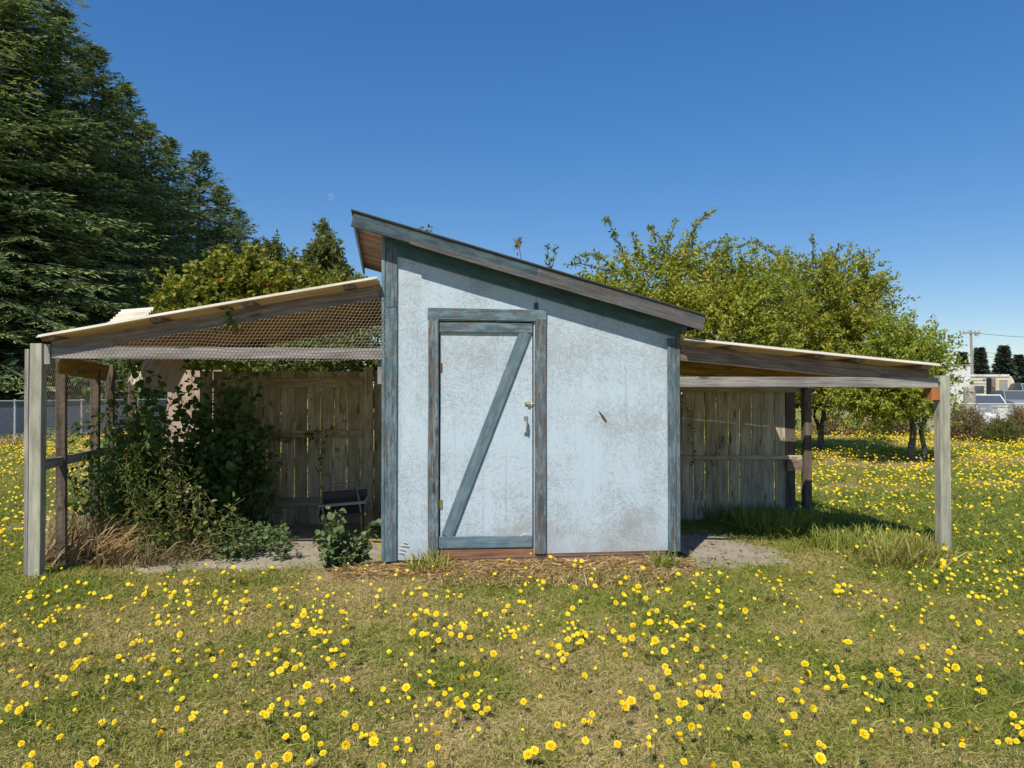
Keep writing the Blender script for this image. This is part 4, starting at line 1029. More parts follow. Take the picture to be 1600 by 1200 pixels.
clump('green and straw grass clump growing at the left door jamb', 672, 896, .16, 220, .24, M['grass_o'], 54)
clump('sprawling straw heap along the foot of the shed right of the door', 930, 900, .62, 1100, .13, M['straw'], 55, droopy=1.5, lean=(0, -.4))
clump('matted straw below the shed door', 760, 902, .5, 1000, .12, M['straw'], 56, droopy=1.5, lean=(0, -.4))
clump('green grass clump at the right corner of the shed', 1035, 892, .12, 160, .22, M['grass_g'], 57)
clump('tall green grass clump left of the pale right post', 1425, 888, .34, 620, .36, M['grass_o'], 58)
clump('lush green grass at the right edge of the slab', 1215, 838, .42, 900, .36, M['grass_g'], 59)
clump('lush green grass along the foot of the grey plank fence', 1165, 818, .5, 900, .32, M['grass_g'], 60)
clump('green grass around the back post of the right lean-to', 1285, 830, .5, 900, .3, M['grass_g'], 61)
clump('tall shaded grass inside the right edge of the right lean-to', 1350, 860, .5, 900, .3, M['grass_g'], 62)
clump('small dead grass tuft on the slab edge', 1195, 852, .09, 60, .1, M['straw'], 63, droopy=1.3)
clump('dry grass in the far left corner by the chain link fence', 25, 700, .6, 260, .45, M['straw'], 64, lean=(.1, 0), width=.010)

# ------------------------------------------------------------------ beyond the garden
def chain_fence(label, a, b, h, posts, seed, step=.075):
    a = Vector(a); b = Vector(b); d = (b - a); L = d.length; ang = math.atan2(d.y, d.x)
    t = thing('chain_link_fence', label, 'fence', Matrix.Translation(a) @ Matrix.Rotation(ang, 4, 'Z'))
    segs = []
    for x in np.arange(-h, L, step):
        for (x0, x1) in ((x, x + h), (x + h, x)):
            z0, z1 = 0.0, h
            if x0 < 0: z0 = (0 - x0) / (x1 - x0) * h; x0 = 0
            if x1 < 0: z1 = z0 + (0 - x0) / (x1 - x0) * (h - z0); x1 = 0
            if x0 > L: z0 = (L - x0) / (x1 - x0) * h; x0 = L
            if x1 > L: z1 = z0 + (L - x0) / (x1 - x0) * (h - z0); x1 = L
            segs.append(((x0, 0, z0 + .04), (x1, 0, z1 + .04)))
    wires(segs, .0048, 'wire_mesh', M['galv'], t)['kind'] = 'stuff'
    mb = MB(); mb.tube([(0, 0, h + .04), (L, 0, h + .04)], .022, 6); mb.build('top_rail', M['galv'], t)
    for x in posts:
        mb = MB(); mb.tube([(x, .03, -.1), (x, .03, h + .08)], .03, 6); mb.build('post', M['galv'], t)
    return t
fa = at(-40, 630, 20.5); fb = at(330, 619, 30)
chain_fence('chain link fence with grey posts below the dark conifers', (fa.x, fa.y, 0), (fb.x, fb.y, 0), 1.2, [1.25, 3.6, 6.0, 8.4], 1)
fa = at(1285, 640, 27.5); fb = at(1700, 640, 25)
chain_fence('chain link fence behind the brown weeds at right', (fa.x, fa.y, 0), (fb.x, fb.y, 0), 1.05, [.2, 2.6, 5.0, 7.4], 2)
# grey screen behind the left fence
mb = MB(); p0 = at(-60, 640, 21.3); p1 = at(300, 640, 30.5)
n = 30
for k in range(n):
    s0_, s1_ = k / n, (k + 1) / n
    q0 = p0.lerp(p1, s0_); q1 = p0.lerp(p1, s1_); o0, o1 = .05 * math.sin(k * 1.3), .05 * math.sin((k + 1) * 1.3)
    mb.add([(q0.x, q0.y + o0, .05), (q1.x, q1.y + o1, .05), (q1.x, q1.y + o1, 1.02), (q0.x, q0.y + o0, 1.02), (q0.x, q0.y + o0 + .02, .05), (q1.x, q1.y + o1 + .02, .05), (q1.x, q1.y + o1 + .02, 1.02), (q0.x, q0.y + o0 + .02, 1.02)], None, [(0, 1, 2, 3), (7, 6, 5, 4), (3, 2, 6, 7)])
tag(mb.build('screen_fabric', flat('blue_grey_tarp', (.20, .22, .28), .8, 0, .2, 3)), 'blue grey screen fabric hanging behind the left chain link fence', 'screen')

WHITE = flat('white_paint', (.64, .64, .62), .5, 0, .06, 3, dirt=(.38, .36, .31))
CREAM = flat('cream_siding', (.62, .56, .42), .55, 0, .06, 3, dirt=(.46, .40, .28))
CREAM2 = flat('cream_door', (.66, .56, .34), .55, 0, .06, 3)
DARK = flat('dark_opening', (.015, .015, .016), .7, 0, .2)
GLASS = flat('dark_glass', (.07, .085, .09), .12, 0, .15, 4, spec=.6)
PANE = flat('pale_pane', (.30, .31, .30), .2, 0, .2, 4, spec=.6)
GREYCAR = flat('dull_silver_paint', (.22, .235, .25), .4, .0, .2, 3, dirt=(.22, .23, .23))
TEALCAR = flat('faded_grey_blue_paint', (.09, .13, .15), .45, .0, .2, 3, dirt=(.10, .12, .12))
RUBBER = flat('rubber', (.02, .02, .02), .8, 0, .2)
CHROME = flat('chrome', (.5, .5, .5), .25, .9, .1)
GREYTRIM = flat('grey_trim', (.30, .30, .28), .6, 0, .1)
# box trailer, white
Yc = 46.0
def XZ(px, py, Y): p = at(px, py, Y); return p.x, p.z
x0, z1 = XZ(1478, 571, Yc); x1, _ = XZ(1516.5, 571, Yc)
cont = thing('box_trailer', 'tall white box trailer end left of the cream travel trailer', 'trailer', Matrix.Translation((x0, Yc, 0)))
mb = MB(); mb.box(((x1 - x0) / 2, 3.0, (z1 + .45) / 2), (x1 - x0, 6.0, z1 - .45)); mb.build('body', WHITE, cont)
for k in range(5):
    mb = MB(); mb.box(((x1 - x0) * (k + .5) / 5, -.012, (z1 + .45) / 2), (.05, .025, z1 - .55)); mb.build('rib', WHITE, cont)
mb = MB(); mb.box(((x1 - x0) / 2, -.01, z1 + .03), (x1 - x0 + .06, .08, .06)); mb.build('roof_edge', GREYTRIM, cont)
for sx in (.2, 1.3):
    mb = MB(); mb.tube([(sx - .12, 1.2, .32), (sx + .12, 1.2, .32)], .32, 14); mb.build('wheel', RUBBER, cont)
# travel trailer
Yt = 52.0
tx0, tz1 = XZ(1516.8, 586, Yt); tx1, _ = XZ(1584, 586, Yt); TL = tx1 - tx0
tr = thing('travel_trailer', 'old cream travel trailer with open door and rounded end', 'trailer', Matrix.Translation((tx0, Yt, 0)))
out = [(0, .5), (TL - .1, .5)]
for k in range(7):
    th = k / 6 * math.pi / 2; out.append((TL - .45 + .45 * math.cos(th), tz1 - .75 + .75 * math.sin(th)))
out += [(0, tz1)]
prism('body', tr, out, 0, 2.2, CREAM)
def tpx(px, py, off=0): p = at(px, py, Yt - off); return p.x - tx0, p.z
def tbox(name, xa, ya, xb, yb, off, th, mat, par=tr):
    a = tpx(xa, ya, off); b = tpx(xb, yb, off); m_ = MB(); m_.box(((a[0] + b[0]) / 2, -off, (a[1] + b[1]) / 2), (abs(b[0] - a[0]), th, abs(a[1] - b[1]))); return m_.build(name, mat, par)
tbox('roof_strip', 1516.8, 585, 1577, 588.5, .03, .06, WHITE)
for yy in (594, 599, 604, 610): tbox('siding_rib', 1517, yy, 1540, yy + .8, .012, .02, GREYTRIM)
tbox('door_opening', 1541, 590.5, 1549.5, 640, .012, .02, DARK)
tbox('door_frame', 1549.6, 591, 1556, 640, .02, .04, flat('weathered_door_edge', (.20, .16, .14), .7))
tdoor = tbox('door', 1558, 590.5, 1577.5, 640, .05, .05, CREAM2)
w_ = tbox('window', 1562.5, 594.5, 1573, 610.5, .085, .03, PANE, tdoor)
tbox('window_frame', 1562, 593.6, 1573.5, 594.8, .10, .04, GREYTRIM, tdoor); tbox('window_frame', 1562, 610, 1573.5, 611.2, .10, .04, GREYTRIM, tdoor)
tbox('window_frame', 1561.4, 593.6, 1563, 611.2, .10, .04, GREYTRIM, tdoor); tbox('window_frame', 1572.6, 593.6, 1574.2, 611.2, .10, .04, GREYTRIM, tdoor)
tbox('window', 1523, 603, 1537.5, 614, .02, .03, GLASS); tbox('porch_lamp', 1536, 591.5, 1539.5, 593.5, .04, .06, GREYTRIM)
prism('end_cap', tr, [(TL - .02, .5), (TL + .03, .5)] + [(TL - .45 + .5 * math.cos(k / 6 * 1.57), tz1 - .75 + .78 * math.sin(k / 6 * 1.57)) for k in range(5)] + [(TL - .2, tz1 - .6), (TL - .1, tz1 - 1.0)], -.015, .04, WHITE)
for sx in (TL * .55,):
    mb = MB(); mb.tube([(sx, .1, .33), (sx, .3, .33)], .33, 14); mb.build('wheel', RUBBER, tr)
# cars
def car(name, label, loc, rot, paint, L=4.3, Wd=1.75, H=1.42, hood=.9, pickup=False, roofc=None):
    t = thing(name, label, 'car', Matrix.Translation(loc) @ Matrix.Rotation(rot, 4, 'Z'), 'old cars parked by the trailer')
    b = bmesh.new()
    prof = [(-L / 2, .35), (-L / 2 - .02, .62), (-L / 2 + .12, hood - .1), (-L / 2 + .5, hood - .03), (-.55, hood + .05), (L / 2 - .1, hood + .04), (L / 2, .6), (L / 2 - .04, .35)]
    n = len(prof); rings = []
    for y, s in ((-Wd / 2, .0), (-Wd / 2 + .06, 1), (Wd / 2 - .06, 1), (Wd / 2, 0)):
        ring = [b.verts.new((x * (1 if s else .985), y, z if s else .35 + (z - .35) * .93)) for x, z in prof]; rings.append(ring)
    for r0, r1 in zip(rings[:-1], rings[1:]):
        for k in range(n): b.faces.new((r0[k], r0[(k + 1) % n], r1[(k + 1) % n], r1[k]))
    b.faces.new(rings[0][::-1]); b.faces.new(rings[-1]); bmesh.ops.recalc_face_normals(b, faces=b.faces)
    me = bpy.data.meshes.new('body'); b.to_mesh(me); b.free(); link('body', me, paint, t)
    xf, xw, xr, xb = -.75, -.05, (.55 if pickup else 1.0), (.75 if pickup else 1.65)
    mb = MB(); wy, ry = Wd / 2 - .06, Wd / 2 - .22; zb, zt = hood + .03, H
    mb.add([(xw - .02, -ry, zt), (xr, -ry, zt), (xr, ry, zt), (xw - .02, ry, zt), (xw - .04, -ry, zt - .05), (xr + .03, -ry, zt - .05), (xr + .03, ry, zt - .05), (xw - .04, ry, zt - .05)], None, [(0, 1, 2, 3), (0, 4, 5, 1), (3, 2, 6, 7), (1, 5, 6, 2), (0, 3, 7, 4)]); mb.build('roof', roofc or paint, t)
    for sy in (-1, 1):
        for (xa, xc) in ((xf, xw - .03), (xb, xr)):
            mb = MB(); mb.tube([(xa, sy * wy, zb - .03), (xc, sy * ry, zt - .02)], .035, 5); mb.build('pillar', roofc or paint, t)
        mb = MB(); mb.add([(xf + .05, sy * (wy - .01), zb), (xb - .05, sy * (wy - .01), zb), (xr, sy * (ry + .005), zt - .05), (xw, sy * (ry + .005), zt - .05)], None, [(0, 1, 2, 3)]); mb.build('side_window', GLASS, t)
    mb = MB(); mb.add([(xf, -wy + .03, zb), (xf, wy - .03, zb), (xw - .03, ry - .02, zt - .04), (xw - .03, -ry + .02, zt - .04)], None, [(0, 1, 2, 3)]); mb.build('windscreen', GLASS, t)
    mb = MB(); mb.add([(xb, -wy + .03, zb), (xb, wy - .03, zb), (xr + .02, ry - .02, zt - .05), (xr + .02, -ry + .02, zt - .05)], None, [(0, 1, 2, 3)]); mb.build('rear_window', GLASS, t)
    for sx in (-L / 2 + .8, L / 2 - .8):
        for sy in (-1, 1):
            mb = MB(); mb.tube([(sx, sy * (Wd / 2 - .2), .31), (sx, sy * (Wd / 2 + .01), .31)], .31, 14); w = mb.build('wheel', RUBBER, t)
            mb = MB(); mb.tube([(sx, sy * (Wd / 2), .31), (sx, sy * (Wd / 2 + .02), .31)], .18, 10); mb.build('rim', CHROME, w)
    for sy in (-.55, .55):
        mb = MB(); mb.box((-L / 2 - .02, sy, .66), (.05, .3, .14)); mb.build('headlight', PANE, t)
    mb = MB(); mb.box((-L / 2 - .06, 0, .47), (.1, Wd * .97, .14)); mb.build('bumper', GREYTRIM, t)
    return t
c1 = at(1549, 640, 39)
car('parked_car', 'grey blue car with white roof pillars facing the fence', (c1.x, 39.5, 0), math.radians(68), TEALCAR, roofc=WHITE, H=1.40, hood=.88)
c2 = at(1588, 630, 45)
car('parked_car', 'silver car at the right edge beside the trailer door', (c2.x + .6, 46, .1), math.radians(78), GREYCAR, H=1.55, hood=.95)
c3 = at(1606, 620, 49)
car('parked_car', 'dull grey van roof rising behind the silver car', (c3.x + .9, 50, .2), math.radians(84), GREYCAR, H=1.95, hood=1.15)
# white moulded tub in front of the car
tb = at(1546, 652, 30); t = MB()
prof = [(0, 1.0), (.25, .99), (.30, .93), (.33, .7), (.36, .3), (.33, .05)]
for k in range(len(prof) - 1):
    pass
ang = np.arange(16) / 16 * 2 * math.pi; V = []
for r_, z_ in prof: V += [((r_ + .001) * .95 * math.cos(a), (r_ + .001) * .8 * math.sin(a), z_ * .66) for a in ang]
Qd = [(k * 16 + j, k * 16 + (j + 1) % 16, (k + 1) * 16 + (j + 1) % 16, (k + 1) * 16 + j) for k in range(len(prof) - 1) for j in range(16)]
t.add(V, None, Qd); o = t.build('white_tub', WHITE, None, Matrix.Translation((tb.x, 30, 0)) @ Matrix.Rotation(.2, 4, 'Y'), True)
tag(o, 'weathered white upturned tub behind the fence in front of the car', 'tub')
tb = at(1562, 650, 31); mb = MB(); mb.box((0, 0, .45), (.4, .4, .9)); mb.box((0, 0, .93), (.46, .46, .06)); mb.box((.0, -.21, .5), (.3, .02, .5)); o = mb.build('white_crate', WHITE, None, Matrix.Translation((tb.x, 31, 0))); tag(o, 'small white cabinet beside the upturned tub', 'cabinet')
# old stump of a post
tb = at(1515, 620, 36); mb = MB(); mb.tube([(0, 0, -.1), (.01, 0, .8), (.0, .02, 1.55), (.01, .02, 1.78)], [.34, .29, .26, .2], 10); o = mb.build('wooden_stump', M['grey'], None, Matrix.Translation((tb.x, 36, 0)), True); tag(o, 'thick grey stump standing in front of the white box trailer', 'stump')
# person by the trailer door, seen from behind, only head and shoulders above the car
def person(loc, rot):
    t = thing('person', 'person in dark green shirt standing at the trailer door', 'person', Matrix.Translation(loc) @ Matrix.Rotation(rot, 4, 'Z'))
    J = [(0, 0, .95, .15), (0, 0, 1.15, .15), (0, .02, 1.36, .17), (0, .03, 1.50, .07), (.19, .03, 1.42, .065), (.27, .04, 1.16, .052), (.24, -.12, .96, .042), (-.19, .03, 1.42, .065), (-.27, .04, 1.16, .052), (-.24, -.12, .96, .042),
         (.10, 0, .88, .10), (.11, -.02, .48, .07), (.11, .02, .08, .05), (.12, -.12, .03, .045), (-.10, 0, .88, .10), (-.11, -.02, .48, .07), (-.11, .02, .08, .05), (-.12, -.12, .03, .045), (0, .0, 1.57, .06), (0, -.01, 1.68, .095), (0, -.01, 1.76, .085)]
    E = [(0, 1), (1, 2), (2, 3), (2, 4), (4, 5), (5, 6), (2, 7), (7, 8), (8, 9), (0, 10), (10, 11), (11, 12), (12, 13), (0, 14), (14, 15), (15, 16), (16, 17), (3, 18), (18, 19), (19, 20)]
    me = bpy.data.meshes.new('body'); me.from_pydata([j[:3] for j in J], E, []); me.update()
    o = link('body', me, flat('dark_green_clothes', (.03, .055, .05), .85, 0, .2), t)
    md = o.modifiers.new('skin', 'SKIN'); sv = me.skin_vertices[0].data if me.skin_vertices else None
    if sv is None:
        b = bmesh.new(); b.from_mesh(me); b.verts.layers.skin.verify(); b.to_mesh(me); b.free(); sv = me.skin_vertices[0].data
    for k, j in enumerate(J): sv[k].radius = (j[3], j[3])
    sv[0].use_root = True
    md2 = o.modifiers.new('smooth', 'SUBSURF'); md2.levels = md2.render_levels = 1
    SK = flat('skin', (.42, .22, .15), .6, 0, .1)
    mb = MB(); mb.tube([(0, -.015, 1.55), (0, -.02, 1.60), (0, -.02, 1.68), (0, -.015, 1.76), (0, -.005, 1.80)], [.062, .085, .10, .09, .04], 12); mb.build('head', SK, t, smooth_shade=True)
    mb = MB(); mb.tube([(0, .015, 1.66), (0, .012, 1.72), (0, .0, 1.79), (0, 0, 1.825)], [.105, .11, .095, .03], 12); mb.build('hair', flat('brown_hair', (.10, .055, .03), .8), t, smooth_shade=True)
pp = at(1552, 610, 50.6); person((pp.x, 50.6, .12), math.radians(190))
# utility pole with wires
up = at(1517, 516, 78); ub = at(1521, 640, 78)
pole = thing('utility_pole', 'grey wooden utility pole with one crossarm above the trailer', 'utility pole', Matrix.Translation((ub.x, 78, 0)))
dx = up.x - ub.x; mb = MB(); mb.tube([(0, 0, -.2), (dx, 0, up.z)], [.17, .11], 8); mb.build('shaft', M['grey'], pole)
mb = MB(); mb.box((dx, -.1, up.z - .3), (1.85, .14, .16)); mb.build('crossarm', M['grey'], pole)
for k in (-.8, -.35, .4, .8):
    mb = MB(); mb.tube([(dx + k, -.1, up.z - .24), (dx + k, -.1, up.z - .02)], .05, 6); mb.build('insulator', GREYTRIM, pole)
mb = MB(); mb.box((dx + .45, -.22, up.z - .5), (.3, .2, .28)); mb.build('fuse_box', GREYTRIM, pole)
for k, (zo, y1, lab) in enumerate(((-.25, 519, 'uppermost power line running right from the pole'), (-2.2, 546, 'middle power line crossing above the far conifers'), (-2.6, 553, 'lowest power line just above the far conifers'))):
    e = at(1760, y1, 70); a = Vector((ub.x + dx, 78, up.z + zo)); pts = [a.lerp(e, s) - Vector((0, 0, .5 * math.sin(s * math.pi))) for s in np.linspace(0, 1, 12)]
    mb = MB(); mb.tube(pts, .018, 4); tag(mb.build('power_line', RUBBER), lab, 'power line', 'power lines at right')
# brown weeds along the right fence
def weeds(label, px, py, hpx, wpx, mat, seed, n=170, Yoff=0):
    g = ground_at(px, py); rng = np.random.default_rng(seed); k = g.y / FPX; w = wpx * k; h = hpx * k
    t = thing('weed_thicket', label, 'weeds', Matrix.Translation(g), 'brown weeds along the right fence'); wd = MB(); mb = MB()
    for _ in range(n):
        x = rng.normal(0, w * .5); y = rng.normal(0, w * .25); hh = h * rng.uniform(.5, 1.1) * math.exp(-(x / w) ** 2 * .5); e = (x + rng.normal(0, .12), y, hh)
        wd.tube([(x, y, 0), e], [.008, .004], 3, rnd=rng.random(), cap=False); m = 26; s = rng.uniform(.15, 1, m)
        P = np.stack([x + (e[0] - x) * s, np.full(m, y), hh * s], -1) + rng.normal(0, .07, (m, 3)); add_leaves(mb, P, rng.normal(0, .7, (m, 3)) + (0, 0, .6), .10, .3, rnd=rng.random(m), rng=rng)
    wd.build('stem', M['dryweed'], t); mb.build('leaves', mat, t)
weeds('red brown weed thicket right of the pale post', 1508, 690, 56, 30, M['dryweed'], 91)
weeds('brown green weed thicket below the white tub', 1562, 694, 40, 28, M['weed'], 92, 120)
weeds('brown weed thicket at the right picture edge', 1600, 690, 52, 26, M['dryweed'], 93)
weeds('low dry weeds behind the forked orchard tree', 1395, 682, 30, 40, M['dryweed'], 94, 150)
weeds('low dry weeds behind the single orchard trunk', 1300, 680, 28, 36, M['dryweed'], 95, 150)
weeds('low dry weeds between the two orchard trunks', 1345, 681, 26, 30, M['straw'], 96, 120)

# ------------------------------------------------------------------ the moon
mp = at(517, 307, 4000); m_, nt, b_ = newmat('pale_day_moon')
n_ = nd(nt, 'ShaderNodeTexNoise', {'Vector': coords(nt, (.03, .03, .03), False), 'Scale': 1.5, 'Detail': 4})
nt.links.new(ramp(nt, n_.outputs[0], [(.4, (.55, .56, .6)), (.6, (.85, .86, .88))]), b_.inputs['Base Color']); b_.inputs['Roughness'].default_value = 1
ms_ = nd(nt, 'ShaderNodeMixShader', {0: .07, 1: nd(nt, 'ShaderNodeBsdfTransparent').outputs[0], 2: b_.outputs[0]}); nt.links.new(ms_.outputs[0], nt.nodes['Material Output'].inputs[0])
bmn = bmesh.new(); bmesh.ops.create_uvsphere(bmn, u_segments=24, v_segments=14, radius=19); me = bpy.data.meshes.new('moon'); bmn.to_mesh(me); bmn.free()
tag(link('moon', me, m_, None, Matrix.Translation(mp)), 'faint pale daytime moon above the left treeline', 'moon')

# ------------------------------------------------------------------ grass
def tuft(seed, n, h, spread, width, lean, mat):
    rng = np.random.default_rng(seed); a = rng.uniform(0, 6.283, n); r = spread * np.sqrt(rng.random(n))
    B = np.stack([r * np.cos(a), r * np.sin(a), np.full(n, -.008)], -1); hh = h * rng.uniform(.4, 1.15, n)
    d = unit(np.stack([rng.normal(0, lean, n), rng.normal(0, lean, n), np.ones(n)], -1)); side = unit(np.cross(d, rng.normal(0, 1, (n, 3)))); W = side * (width * rng.uniform(.6, 1.2, n) / 2)[:, None]
    bend = np.stack([d[:, 0], d[:, 1], -.35 * np.ones(n)], -1) * (hh * .5)[:, None]
    V = np.stack([B - W, B + W, B + d * hh[:, None] * .55 - W * .8, B + d * hh[:, None] * .55 + W * .8, B + d * hh[:, None] + bend], 1); b = np.arange(n)[:, None] * 5
    me = npmesh('tuft', V.reshape(-1, 3), b + np.array([[2, 3, 4]]), b + np.array([[0, 1, 3, 2]]), {'rnd': np.repeat(rng.random(n), 5)}); me.materials.append(mat)
    return bpy.data.objects.new('tuft_shape', me)
tc_ = bpy.data.collections.new('tufts')
kinds = [tuft(1, 26, .050, .07, .0042, .7, M['grass_g']), tuft(2, 26, .045, .07, .0042, .75, M['grass_g']), tuft(3, 28, .045, .075, .004, .8, M['grass_o']), tuft(4, 28, .05, .075, .004, .9, M['grass_o']),
         tuft(5, 28, .045, .08, .004, .85, M['grass_s']), tuft(6, 28, .04, .08, .004, 1.1, M['grass_s']), tuft(7, 16, .05, .04, .012, 1.1, M['hedge'])]
for k, o in enumerate(kinds): o.name = 'tuft_%02d' % k; tc_.objects.link(o)
def in_shed(X, Y):
    c, s = math.cos(YAW), math.sin(YAW); dx, dy = X - ORG.x, Y - ORG.y
    lx = dx * c + dy * s; ly = -dx * s + dy * c
    e = (vnoise(X, Y, 3.0, 2) - .5) * .22
    hide = (lx > -.05) & (lx < W1 + .05) & (ly > -.01 + e * .15) & (ly < SD)
    hide |= (lx > -1.6) & (lx <= 0) & (ly > .10 + e) & (ly < 2.3)
    hide |= (lx > W1) & (lx < 3.4 + 2 * e) & (ly > .08 + 1.6 * e) & (ly < 1.4 + e)
    hide |= (lx > -.42) & (lx < .02) & (ly > -.06 + e) & (ly < .3)
    return hide, lx, ly
rng = np.random.default_rng(77); PX = []; PY = []; SC = []
for (y0, y1, dens, sc) in ((2.3, 4.2, 900, 1.15), (4.2, 6.5, 680, 1.2), (6.5, 10, 340, 1.4), (10, 16, 130, 1.8), (16, 30, 38, 2.9), (30, 60, 6, 5.0)):
    half = y1 * .70 + 1.4; n = int((y1 - y0) * 2 * half * dens); X = rng.uniform(-half, half, n); Y = rng.uniform(y0, y1, n)
    k = np.abs(X) < Y * .70 + 1.4; PX.append(X[k]); PY.append(Y[k]); SC.append(np.full(k.sum(), sc))
X = np.concatenate(PX); Y = np.concatenate(PY); S = np.concatenate(SC)
hide, lx, ly = in_shed(X, Y); k = ~hide; X, Y, S, lx, ly = X[k], Y[k], S[k], lx[k], ly[k]
dry = .50 * vnoise(X, Y, .55, 1) + .32 * vnoise(X, Y, 1.7, 2) + .18 * vnoise(X, Y, 5.0, 5)
dry = dry - .22 * smooth(.8, 3.2, X) * smooth(4.0, 5.8, Y) * (1 - smooth(9.5, 14, Y)) + .6 * np.exp(-((ly + .12) / .26) ** 2) * (lx > -.5) * (lx < W1) + .10 * smooth(10, 16, Y) - .06 * smooth(13, 17, X * 0 + Y) * (X > 6) * (Y < 20)
u = rng.random(len(X)); v = dry + rng.normal(0, .13, len(X))
idx = np.where(v < .46, 0, np.where(v < .62, 2, 4)) + (u < .5)
idx = np.where(rng.random(len(X)) < .035 * (v < .55), 6, idx)
hgt = S * rng.uniform(.75, 1.25, len(X)) * (1 + .5 * (v < .42)) * (1 + .7 * smooth(2, 4, X) * smooth(5.6, 6.6, Y) * (1 - smooth(9, 12, Y)))
hgt = np.where((ly < .1) & (ly > -.35) & (lx > -.4) & (lx < W1 + .1), hgt * .8, hgt)
gme = bpy.data.meshes.new('grass'); gme.vertices.add(len(X)); gme.vertices.foreach_set('co', np.stack([X, Y, gz(X, Y)], -1).astype(np.float32).ravel())
for nm, val, ty in (('tuft_scale', hgt, 'FLOAT'), ('tuft_turn', rng.uniform(0, 6.283, len(X)), 'FLOAT'), ('tuft_kind', idx, 'INT')):
    a = gme.attributes.new(nm, ty, 'POINT'); a.data.foreach_set('value', val.astype(np.float32 if ty == 'FLOAT' else np.int32))
gme.update(); grass = link('grass', gme, None); tag(grass, 'short dry summer lawn in patches of green and straw', 'grass', kind='stuff')
ng = bpy.data.node_groups.new('scatter_tufts', 'GeometryNodeTree'); ng.interface.new_socket('Geometry', in_out='INPUT', socket_type='NodeSocketGeometry'); ng.interface.new_socket('Geometry', in_out='OUTPUT', socket_type='NodeSocketGeometry')
gi = ng.nodes.new('NodeGroupInput'); go = ng.nodes.new('NodeGroupOutput'); ip = ng.nodes.new('GeometryNodeInstanceOnPoints'); ci = ng.nodes.new('GeometryNodeCollectionInfo')
ci.inputs['Collection'].default_value = tc_; ci.inputs['Separate Children'].default_value = True; ci.inputs['Reset Children'].default_value = True
def nattr(nm, ty):
    n = ng.nodes.new('GeometryNodeInputNamedAttribute'); n.data_type = ty; n.inputs['Name'].default_value = nm; return n.outputs['Attribute']
cx = ng.nodes.new('ShaderNodeCombineXYZ'); ng.links.new(nattr('tuft_turn', 'FLOAT'), cx.inputs[2])
L_ = ng.links.new; L_(gi.outputs[0], ip.inputs['Points']); L_(ci.outputs[0], ip.inputs['Instance']); ip.inputs['Pick Instance'].default_value = True
L_(nattr('tuft_kind', 'INT'), ip.inputs['Instance Index']); L_(cx.outputs[0], ip.inputs['Rotation']); L_(nattr('tuft_scale', 'FLOAT'), ip.inputs['Scale']); L_(ip.outputs[0], go.inputs[0])
gmod = grass.modifiers.new('tufts', 'NODES'); gmod.node_group = ng

# ------------------------------------------------------------------ litter: flattened straw at the foot of the shed, dead leaves on slabs
def litter(name, label, cat, n, box, size, aspect, mat, seed, lie=.12):
    rng = np.random.default_rng(seed); lx_ = rng.uniform(box[0], box[1], n); ly_ = box[2] + (box[3] - box[2]) * rng.beta(2.2, 1.3, n)
    c, s = math.cos(YAW), math.sin(YAW); X = ORG.x + lx_ * c - ly_ * s; Y = ORG.y + lx_ * s + ly_ * c
    a = rng.uniform(0, 6.283, n); D = np.stack([np.cos(a), np.sin(a), rng.normal(lie, .12, n)], -1)
    mb = MB(); add_leaves(mb, np.stack([X, Y, gz(X, Y) + rng.uniform(.012, .05, n)], -1), D, rng.uniform(.6, 1.3, n) * size, aspect, .1, rng=rng, up=1.0)
    return tag(mb.build(name, mat), label, cat, kind='stuff')
litter('straw_litter', 'flattened straw lying along the foot of the shed', 'straw', 4200, (-.3, W1 + .05, -.42, .0), .13, .03, M['straw'], 5)
litter('leaf_litter', 'dead leaf scraps on the slab of the right lean-to', 'leaves', 420, (W1 + .05, 3.7, -.2, 1.6), .032, .6, M['dryweed'], 6)
litter('leaf_litter', 'dead leaf scraps on the slab of the overgrown run', 'leaves', 420, (-2.0, -.05, -.1, 2.0), .032, .6, M['dryweed'], 7)

# ------------------------------------------------------------------ yellow flowers
def head_mesh(seed, rings, name):
    rng = np.random.default_rng(seed); mb = MB()
    for (r0, r1, lift, n) in rings:
        a = np.arange(n) / n * 6.283 + rng.uniform(0, 6) + rng.normal(0, .05, n); w = 6.283 / n * .52; rr = r1 * rng.uniform(.86, 1.08, n); z = lift * rng.uniform(.7, 1.3, n)
        c, s = np.cos(a), np.sin(a); c1, s1 = np.cos(a - w), np.sin(a - w); c2, s2 = np.cos(a + w), np.sin(a + w); o = np.zeros(n)
        V = np.stack([np.stack([c * r0, s * r0, o], -1), np.stack([c1 * rr * .82, s1 * rr * .82, z * .75], -1), np.stack([c * rr, s * rr, z], -1), np.stack([c2 * rr * .82, s2 * rr * .82, z * .75], -1)], 1)
        mb.add(V.reshape(-1, 3), None, np.arange(n)[:, None] * 4 + np.array([[0, 1, 2, 3]]), np.repeat(np.clip(rng.normal(.6 - .5 * (r1 < .6), .15, n), 0, 1), 4))
    n = 6; a = np.arange(n) / n * 6.283
    mb.add(np.concatenate([np.stack([np.cos(a) * .22, np.sin(a) * .22, np.full(n, .05)], -1), [[0, 0, -.35]]]), [(k, n, (k + 1) % n) for k in range(n)] + [(0, k, k + 1) for k in range(1, n - 1)], None, .02)
    return mb.mesh(name)
HEADS = [head_mesh(s, [(.05, 1.0, .10, 13), (.0, .78, .22, 11), (.0, .48, .3, 8)], 'flower_head') for s in (1, 2, 3)] + [head_mesh(4, [(.1, .62, .75, 12), (.0, .4, .8, 8)], 'flower_head'), head_mesh(5, [(.05, .9, .35, 11), (.0, .6, .45, 9)], 'flower_head')]
for h in HEADS: h.materials.append(M['petal'])
